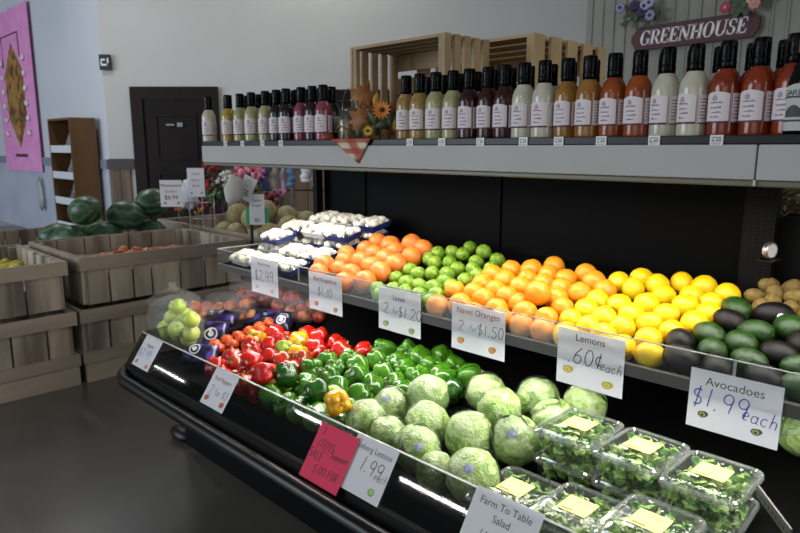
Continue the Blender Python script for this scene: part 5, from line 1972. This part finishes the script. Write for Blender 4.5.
def make_box():
    root = empty('salad_box', (0, 0, -5))
    # ribbed tray
    pts_hi = []
    base = rrect(BA - .008, BBy - .008, .022, 8)
    lo_ = rrect(BA - .016, BBy - .016, .02, 8)
    mb = MB()
    nside = 26
    ring = []

    def ribbed(a, b, off):
        out = []
        for (x0, y0, x1, y1) in ((-a, -b, a, -b), (a, -b, a, b), (a, b, -a, b), (-a, b, -a, -b)):
            L_ = math.hypot(x1 - x0, y1 - y0)
            nx, ny = (y1 - y0) / L_, -(x1 - x0) / L_
            for k in range(nside):
                t = .08 + .84 * k / (nside - 1)
                w_ = off if (k // 2) % 2 else 0
                out.append((x0 + (x1 - x0) * t - nx * w_, y0 + (y1 - y0) * t - ny * w_))
        return out
    tr = shell([(ribbed(BA - .004, BBy - .004, 0), BH - .012), (ribbed(BA - .007, BBy - .007, .003), BH - .016), (ribbed(BA - .014, BBy - .014, .003), .006), (ribbed(BA - .02, BBy - .02, 0), .001)], 'tray', M['pet'], root)
    rim = [(rrect(BA - .004, BBy - .004, .024), BH - .013), (rrect(BA, BBy, .026), BH - .013), (rrect(BA, BBy, .026), BH - .010), (rrect(BA - .001, BBy - .001, .026), BH - .006), (rrect(BA - .008, BBy - .008, .024), BH - .006)]
    shell(rim, 'tray_rim', M['pet_rim'], root, False)
    lid = [(rrect(BA - .008, BBy - .008, .024), BH - .0055), (rrect(BA - .001, BBy - .001, .026), BH - .0055), (rrect(BA - .002, BBy - .002, .026), BH - .001), (rrect(BA - .008, BBy - .008, .023), BH + .001), (rrect(BA - .012, BBy - .012, .022), BH - .004), (rrect(BA - .015, BBy - .015, .021), BH + .003), (rrect(BA - .02, BBy - .02, .02), BH + .0045)]
    ld = shell(lid[:-1], 'lid_rim', M['pet_rim'], root, False)
    shell(lid[-2:], 'lid', M['pet'], root)
    z = BH + .0052
    lb = MB().box((-.038, -.030, z), (.036, .040, z + .0006)).build('label', M['yellow_label'], root, False)
    q = random.Random(4)
    for (cx, cy) in ((-.010, .022), (.012, .022)):        # oval leaf-like emblem
        pts = [(cx + .008 * math.cos(t), cy + .0038 * math.sin(t)) for t in np.linspace(0, 6.283, 16, endpoint=False)]
        pin = [(cx + .005 * math.cos(t), cy + .002 * math.sin(t)) for t in np.linspace(0, 6.283, 16, endpoint=False)]
        MB().add([(x, y, z + .0008) for x, y in pts] + [(x, y, z + .0008) for x, y in pin], [(k, (k + 1) % 16, 16 + (k + 1) % 16, 16 + k) for k in range(16)]).build('emblem', M['ink'], lb, False)
    MB().box((-.03, -.025, z + .0007), (.0, -.017, z + .0009)).build('barcode', mat('label_grey_print', '#8a8450', .6), lb, False)
    MB().box((-.040, -.046, z), (-.016, -.038, z + .0006)).build('date_sticker', M['white'], root, False)
    return root


G1 = [mat('salad_leaf', '#5a8a26', .45, noise_col='#86b044', nscale=40), mat('salad_leaf_pale', '#a9c86a', .45, noise_col='#c3d890', nscale=30), mat('salad_leaf_dark', '#35641c', .45, noise_col='#4d7d2a', nscale=30)]


def greens(seed, n=260):
    q = random.Random(seed)
    mb = MB()
    for i in range(n):
        x, y = q.uniform(-.064, .064), q.uniform(-.087, .087)
        z = q.uniform(.008, BH - .002)
        s = q.uniform(.014, .026)
        E_ = Euler((q.uniform(-1.2, 1.2), q.uniform(-1.2, 1.2), q.uniform(0, 6.28))).to_matrix()
        vs = []
        m_, l_ = 4, 5
        for a in range(l_ + 1):
            v = a / l_
            wd = math.sin(math.pi * min(.97, v * .9 + .07)) * .45
            for b in range(m_ + 1):
                u = 2 * b / m_ - 1
                p = Vector((u * wd * s, (v - .5) * s * 1.5, s * (.25 * math.sin(u * 5 + v * 6 + i) * abs(u) - .5 * (v - .5) ** 2)))
                vs.append(E_ @ p + Vector((x, y, z)))
        vs = [Vector((max(-.069, min(.069, v.x)), max(-.092, min(.092, v.y)), max(.003, min(BH - .001, v.z)))) for v in vs]
        mb.add(vs, [(a * (m_ + 1) + b, a * (m_ + 1) + b + 1, (a + 1) * (m_ + 1) + b + 1, (a + 1) * (m_ + 1) + b) for a in range(l_) for b in range(m_)], q.choice((0, 0, 1, 1, 2)))
    return mb.mesh('salad_greens', G1, True)


BX = make_box()
GRE = [greens(11), greens(23)]
boxes = []
for nm, (cx, cy), zt, rz, depth in (('A', (-.832, 1.532), .728, 0, 2), ('B', (-.651, 1.525), .728, -2, 2), ('C', (-.470, 1.502), .732, 0, 2), ('D', (-.858, 1.268), .632, 0, 1), ('E', (-.685, 1.272), .650, 0, 1), ('F', (-.512, 1.268), .690, 0, 2)):
    boxes.append((nm, cx, cy, zt, rz, depth))
BL = {'A': 'salad box with yellow label in the rear row, against the lettuce', 'B': 'salad box with yellow label in the middle of the rear row', 'C': 'salad box with yellow label in the rear row, beside the perforated divider',
      'D': 'salad box by the tub glass, behind the Farm To Table card', 'E': 'salad box by the tub glass, middle one of the front row', 'F': 'raised salad box of the front row with a shiny lid'}
BLOW = {'A': 'lower salad box of the rear stack against the lettuce', 'B': 'lower salad box of the middle rear stack', 'C': 'lower salad box of the rear stack beside the perforated divider', 'F': 'lower salad box under the raised one by the glass'}
gi = 0
for nm, cx, cy, zt, rz, depth in boxes:
    for lv in range(depth):
        z = zt - BH - .0055 - lv * (BH + .0075)
        lab = BL[nm] if lv == 0 else BLOW[nm]
        o = clone(BX, (cx, cy, z), (0, 0, R(rz + (3 if lv else 0))), label=lab[:118], cat='salad box', group='clear salad boxes')
        g_ = bpy.data.objects.new('salad_greens', GRE[gi % 2])
        COL.objects.link(g_)
        g_.location, g_.rotation_euler = (cx, cy, z), (0, 0, R(rz + (3 if lv else 0)))
        tag(g_, 'salad greens inside the ' + lab.replace(' with yellow label', ''), 'salad greens', 'greens in the salad boxes', 'stuff')
        gi += 1
    zb = zt - BH - .0055 - (depth - 1) * (BH + .0075)
    # riser step under the stack
    zd = zdeck(LOW, cy)
    if zb - zd > .012:
        st = MB().box((-BA + .012, -BBy + .012, 0), (BA - .012, BBy - .012, zb - zd - .003 + .016)).build('display_riser', M['black_matte'], None, False, loc=(cx, cy, zd - .015))
        tag(st, 'black riser block under the ' + BL[nm][:60].rsplit(',', 1)[0], 'riser', 'risers under salad boxes')
remove(BX)

# ================================================================ ACROSS THE AISLE BEYOND THE CASE
hp = at(792, 207, Y=3.3)
tbl = empty('display_table', (hp.x + .1, 3.3, 0), label='dark display table behind the case carrying greens and a potato', cat='table')
zt = at(790, 217, Y=3.3).z
MB().box((-.5, -.35, zt - .04), (.7, .35, zt)).build('table_top', M['black_matte'], tbl, False)
for sx in (-.45, .65):
    for sy_ in (-.3, .3):
        MB().box((sx - .03, sy_ - .03, 0), (sx + .03, sy_ + .03, zt - .0405)).build('leg', M['black'], tbl, False)
pg = at(797, 205, Y=3.25)
hb_ = empty('herb_bunch', (pg.x, 3.25, zt), label='bunch of dark green curly herbs beyond the end upright', cat='herbs')
mb = MB()
q = random.Random(9)
for i in range(260):
    c_ = Vector((q.uniform(-.09, .22), q.uniform(-.1, .1), q.uniform(.0, .13)))
    a = q.uniform(0, 6.3)
    d = Vector((math.cos(a), math.sin(a), q.uniform(-.2, 1))).normalized() * .035
    e = d.cross(Vector((0, 0, 1))).normalized() * .008
    mb.add([c_, c_ + d * .5 + e, c_ + d, c_ + d * .5 - e], [(0, 1, 2, 3)])
mb.build('foliage', mat('herb_leaf', '#2f5233', .6), hb_, False)
pt = at(787, 190, Y=3.42)
po = MB().blob((0, 0, 0), (.075, .05, .045), 18, 12, 0, rel_noise(.12, 1.6, 4)).build('sweet_potato', mat('potato_skin', '#7d5f45', .8, noise_col='#6a4c38', nscale=14), None, True, loc=(pt.x, 3.44, zt + .13))
tag(po, 'tan sweet potato beyond the herbs, under the canopy', 'sweet potato')
bk_ = MB().box((-.2, -.07, 0), (.35, .07, .084)).build('produce_basket', M['brownwood'], None, False, loc=(pt.x + .05, 3.46, zt), bevel=.01)
tag(bk_, 'brown wooden block stand behind the herbs carrying the sweet potato', 'stand')
# ================================================================ PRICE CARDS
ICON = {}


def icon_mesh(kind, s):
    mb = MB()
    cols = {'lime': ['#7da03c', '#c3d488'], 'orange': ['#dd8a2a', '#f0bd6a'], 'lemon': ['#e0c12a', '#f2e08a'], 'avocado': ['#4d5a34', '#b9bd72'], 'grapefruit': ['#d9713f', '#e8a58a'], 'lettuce': ['#6d9a3c', '#9fc06a'],
            'pepper': ['#c96a1e', '#8a4a1a'], 'mushroom': ['#b9ad98', '#d6cdbb'], 'apple': ['#b8642a', '#c98a3a'], 'melon': ['#5c7a4a', '#9aa860']}[kind]
    for j, (cx, cz, rr, mi) in enumerate(((0, 0, 1, 0), (.55, .25, .8, 0), (0, 0, .72, 1), (.0, .0, .25, 0)) if kind != 'lettuce' else ((0, 0, 1, 0), (.1, .1, .7, 1))):
        n = 16
        mb.add([((cx + rr * (1.15 if kind in ('lemon', 'avocado') else 1) * math.cos(6.283 * k / n)) * s, -.0004 - .00025 * j, (cz + rr * .85 * math.sin(6.283 * k / n)) * s) for k in range(n)], [tuple(range(n))], mi)
    if kind == 'avocado':
        n = 12
        mb.add([(.33 * s * math.cos(6.283 * k / n), -.0016, .33 * s * math.sin(6.283 * k / n) - .1 * s) for k in range(n)], [tuple(range(n))], 2)
    return mb.mesh('fruit_print', [mat('icon_' + kind + '_a', cols[0], .6), mat('icon_' + kind + '_b', cols[1], .6), M['maroon']], False)


def price_card(loc, rot, w_, h, label, title=None, tcol='ink', tsize=.022, price=(), icon=None, icpos=(), m=None, tick=.0012, holder=False, tz=-.024):
    root = empty('price_card', loc, rot, label=label, cat='price card', group='handwritten price cards' if price else 'small cards')
    MB().box((-w_ / 2, 0, -h), (w_ / 2, tick, 0)).build('card', m or M['paper'], root, False)
    if title:
        for k, t in enumerate(title if isinstance(title, (list, tuple)) else [title]):
            put(text_mesh(t, tsize, M[tcol]), 'lettering', root, (0, -.0006, tz - k * tsize * 1.25))
    for k, (txt, hh_, dx, dz, col, sl) in enumerate(price):
        o = put(hand_mesh(txt, hh_, M[col], sl, .09 if m else .06, k + len(label)), 'handwriting', root, (dx, -.0007, dz))
        o.rotation_euler = (0, R(rnd.uniform(-3, 3)), 0)
    if icon:
        for (x, z, s) in icpos:
            put(icon_mesh(icon, s), 'fruit_print', root, (x, -.0003, z))
    # clear clip that holds the card
    return root


YC = YM - .0085
mid_cards = [
    ((251, 256), (277.5, 262), (250, 290), dict(label='white card $2.49 on the shelf end below the mushrooms', title='Mushrooms', tcol='red_ink', tsize=.019, price=[('$2.49', .045, .0, -.075, 'ink', .1)], icon='mushroom', icpos=[(-.06, -.128, .009), (.055, -.132, .009)])),
    ((309, 270), (342, 279), (307, 306), dict(label='white card $1.10 with red title in front of the grapefruits', title='Red Grapefruit', tcol='red_ink', tsize=.023, price=[('$1.10', .034, .0, -.070, 'ink', .1)], icon='grapefruit', icpos=[(-.055, -.122, .011), (.06, -.128, .011)])),
    ((379, 285), (421, 295), (375.5, 326), dict(label='white card reading Limes, 2 for $1.20', title='Limes', tcol='ink', tsize=.024, tz=-.032, price=[('2', .036, -.062, -.072, 'ink', .1), ('for', .020, -.016, -.075, 'ink', .15), ('$1.20', .038, .052, -.074, 'ink', .1)], icon='lime', icpos=[(-.065, -.128, .012), (.058, -.132, .012)])),
    ((452.5, 302), (506, 313), (450.5, 347), dict(label='white card reading Navel Oranges, 2 for $1.50', title='Navel Oranges', tcol='red_ink', tsize=.027, tz=-.020, price=[('2', .032, -.062, -.066, 'ink', .1), ('for', .018, -.015, -.068, 'ink', .15), ('$1.50', .034, .05, -.066, 'ink', .1)], icon='orange', icpos=[(-.065, -.116, .012), (.055, -.122, .012)])),
    ((559, 326), (626, 341), (556, 380), dict(label='white card reading Lemons, .60 cents each', title='Lemons', tcol='ink', tsize=.027, tz=-.020, price=[('.60%', .044, -.012, -.066, 'ink', .15), ('each', .028, .062, -.078, 'ink', .2)], icon='lemon', icpos=[(-.062, -.112, .012), (.052, -.128, .012)])),
    ((692, 366), (785, 390), (689, 423), dict(label='white card reading Avocadoes, $1.99 each in blue marker', title='Avocadoes', tcol='green_ink', tsize=.028, tz=-.026, price=[('$1.99', .044, -.025, -.066, 'blue_ink', .1), ('each', .034, .058, -.078, 'blue_ink', .15)], icon='avocado', icpos=[(-.062, -.105, .009), (.052, -.112, .009)]))]
for tl, tr, bl, kw in mid_cards:
    a, b, c = at(*tl, Y=YC), at(*tr, Y=YC), at(*bl, Y=YC)
    zt_ = (a.z + b.z) / 2
    if 'Avocadoes' in kw['label']:
        zt_ = a.z - .001
    price_card(((a.x + b.x) / 2, YC - .002, zt_), (R(-3) if 'Avoc' in kw['label'] else 0, 0, 0), b.x - a.x, a.z - c.z, **kw)
    # clear clip over the glass lip
LEAN = math.atan(.68)
nrm = Vector((0, -math.cos(LEAN), math.sin(LEAN)))
low_cards = [
    (-2.605, .150, .135, .0, dict(label='white card at the rounded tub corner, in front of the green apples', title='Apples', tcol='red_ink', tsize=.024, tz=-.036, price=[('$2.49', .034, -.012, -.070, 'blue_ink', .1)], icon='apple', icpos=[(-.05, -.115, .010), (.045, -.12, .010)])),
    (-2.01, .155, .135, .0, dict(label='white card on the tub glass in front of the red peppers', title=['Red Peppers'], tcol='red_ink', tsize=.022, tz=-.034, price=[('2', .034, -.042, -.076, 'ink', .1), ('for $3', .026, .025, -.078, 'ink', .15)], icon='pepper', icpos=[(-.052, -.110, .012), (.052, -.112, .012)])),
    (-1.362, .170, .165, .006, dict(label='red handwritten sale card overlapping the lettuce card', m=M['red_card'], price=[('2', .020, -.058, -.022, 'ink', .1), ('ITEMS', .024, -.026, -.058, 'ink', .15), ('Summer', .022, .042, -.072, 'ink', .2), ('SALE', .026, -.052, -.090, 'ink', .05), ('5.00 FOR', .022, .014, -.126, 'ink', .1)])),
    (-1.215, .165, .150, .0, dict(label='white card reading Iceberg Lettuce, 1.99 each', title='Iceberg Lettuce', tcol='green_ink', tsize=.0225, tz=-.026, price=[('1.99', .040, .018, -.066, 'ink', .1), ('each', .022, .058, -.082, 'ink', .2)], icon='lettuce', icpos=[(.045, -.125, .012)])),
    (-.780, .185, .150, .0, dict(label='white card reading Farm To Table Salad by the salad boxes', title=['Farm To Table', 'Salad'], tcol='green_ink', tsize=.024, tz=-.026, price=[('4.99', .036, .0, -.10, 'ink', .1)]))]
for x, w_, h, off, kw in low_cards:
    zt_ = ZG + .006 - (.014 if off else .004)
    if 'Farm' in kw['label']:
        zt_ = ZG + .01
    p = Vector((x, glass_y(zt_) - .004, zt_)) + nrm * (.002 + off)
    price_card(p, (-LEAN, 0, 0), w_, h, **kw)

# cards and holders by the melons
def small_card(px0, py0, px1, py1, t, label, lines, icon=None, rotz=45, tilt=0):
    a, b = at(px0, py0, t=t), at(px1, py1, t=t)
    c = (a + b) / 2
    w_ = (Vector((a.x - b.x, a.y - b.y))).length
    h = a.z - b.z
    root = empty('price_card', (c.x, c.y, a.z), (R(tilt), 0, R(rotz)), label=label, cat='price card', group='cards at the melon bins')
    MB().box((-w_ / 2, -.003, -h), (w_ / 2, .003, 0)).build('card', M['paper'], root, False)
    for k, (txt, s, zz, col) in enumerate(lines):
        put(text_mesh(txt, s, M[col]), 'lettering', root, (0, -.004, -h * zz))
    if icon:
        for sx in (-.3, .3):
            put(icon_mesh(icon, w_ * .06), 'fruit_print', root, (sx * w_, -.0035, -h * .86))
    return root, c, w_, h


small_card(160.5, 180, 182, 207, 5.2, 'square white watermelon price card standing over the melons', [('Watermelon', .033, .2, 'ink'), ('Seedless', .028, .42, 'red_ink'), ('$6.99', .05, .65, 'ink')], 'melon')
small_card(188, 168, 204, 197, 5.4, 'tall white card with small fruit prints beside the watermelon card', [('Local', .03, .2, 'ink'), ('Melons', .026, .42, 'red_ink'), ('$3.99', .026, .62, 'ink')], 'melon')
wb = at(189, 194, t=5.6)
o = MB().blob((0, 0, 0), (.085, .03, .12), 18, 14, 0, rel_noise(.5, 3, 5)).build('plastic_bag', mat('white_bag', '#c9ccd6', .3, noise_col='#e4e6ee', nscale=9), None, True, loc=wb, rot=(0, 0, R(45)))
tag(o, 'crumpled white plastic bag hanging between the two melon price cards', 'plastic bag')
# wire holder under the cards
ws = empty('wire_stand', at(198, 205, t=5.5), (0, 0, R(45)), label='thin wire stand carrying the melon price cards behind the watermelons', cat='stand')
zz = ws.location.z
for dx in (-.08, .03, .13):
    MB().tube([(dx, 0.02, .10), (dx, 0.02, -zz)], .005, 6).build('wire', M['steel'], ws)
MB().tube([(-.09, .02, -.12), (.14, .02, -.12)], .005, 6).build('crosswire', M['steel'], ws)
MB().tube([(-.36, .03, .02), (.14, .03, .02)], .005, 6).build('crosswire', M['steel'], ws)
# black pole with a green-edged card and a folded white card
pp_ = at(250.5, 205, t=4.86)
pol = empty('sign_pole', (pp_.x, pp_.y, 0), (0, 0, R(45)), label='slim black sign pole standing between the bins and the case end', cat='sign pole')
MB().tube([(0, 0, .03), (0, 0, pp_.z + .24)], .014, 8).build('pole', M['black'], pol)
MB().lathe([(0, .0), (.055, .0), (.055, .015), (.016, .03), (0, .03)], 16, caps=False).build('pole_foot', M['black'], pol)
MB().tube([(-.10, -.01, pp_.z + .11), (.06, -.01, pp_.z + .11)], .012, 6).build('arm', M['black'], pol)
r_, c_, w_, h_ = small_card(250, 194, 264, 225, 4.83, 'white card in a green-edged holder on the black sign pole', [('Canta', .03, .2, 'ink'), ('loupe', .03, .36, 'ink'), ('$2', .04, .85, 'ink')])
MB().box((-w_ / 2 - .03, .004, -h_ * .95), (w_ / 2 + .03, .012, -h_ * .45)).build('green_holder', mat('holder_green', '#1f9a5c', .4), r_, False)
fc = empty('folded_card', at(246, 188, t=4.80), (R(10), R(28), R(38)), label='folded white card tilted over the black sign pole', cat='card')
MB().box((-.045, -.002, -.09), (.06, .002, .095)).build('card', M['paper'], fc, False)
put(text_mesh('PLU', .022, M['green_ink']), 'lettering', fc, (0, -.003, .02))
for k in range(3):
    MB().box((-.025, -.0032, -.02 - .02 * k), (.03, -.0024, -.012 - .02 * k)).build('print_line', M['green_ink'], fc, False)
sc_ = MB().blob((0, 0, 0), (.07, .03, .11), 18, 14, 0, rel_noise(.2, 1.5, 8)).build('white_rounded_object', mat('white_matte', '#bdb9b2', .8), None, True, loc=at(234, 190, t=4.75), rot=(0, R(12), R(45)))  # plain white rounded shape, not identified further
tag(sc_, 'white cloth bag hanging on the sign pole arm behind the folded card', 'cloth bag')
# every lamp, part and thing above is final
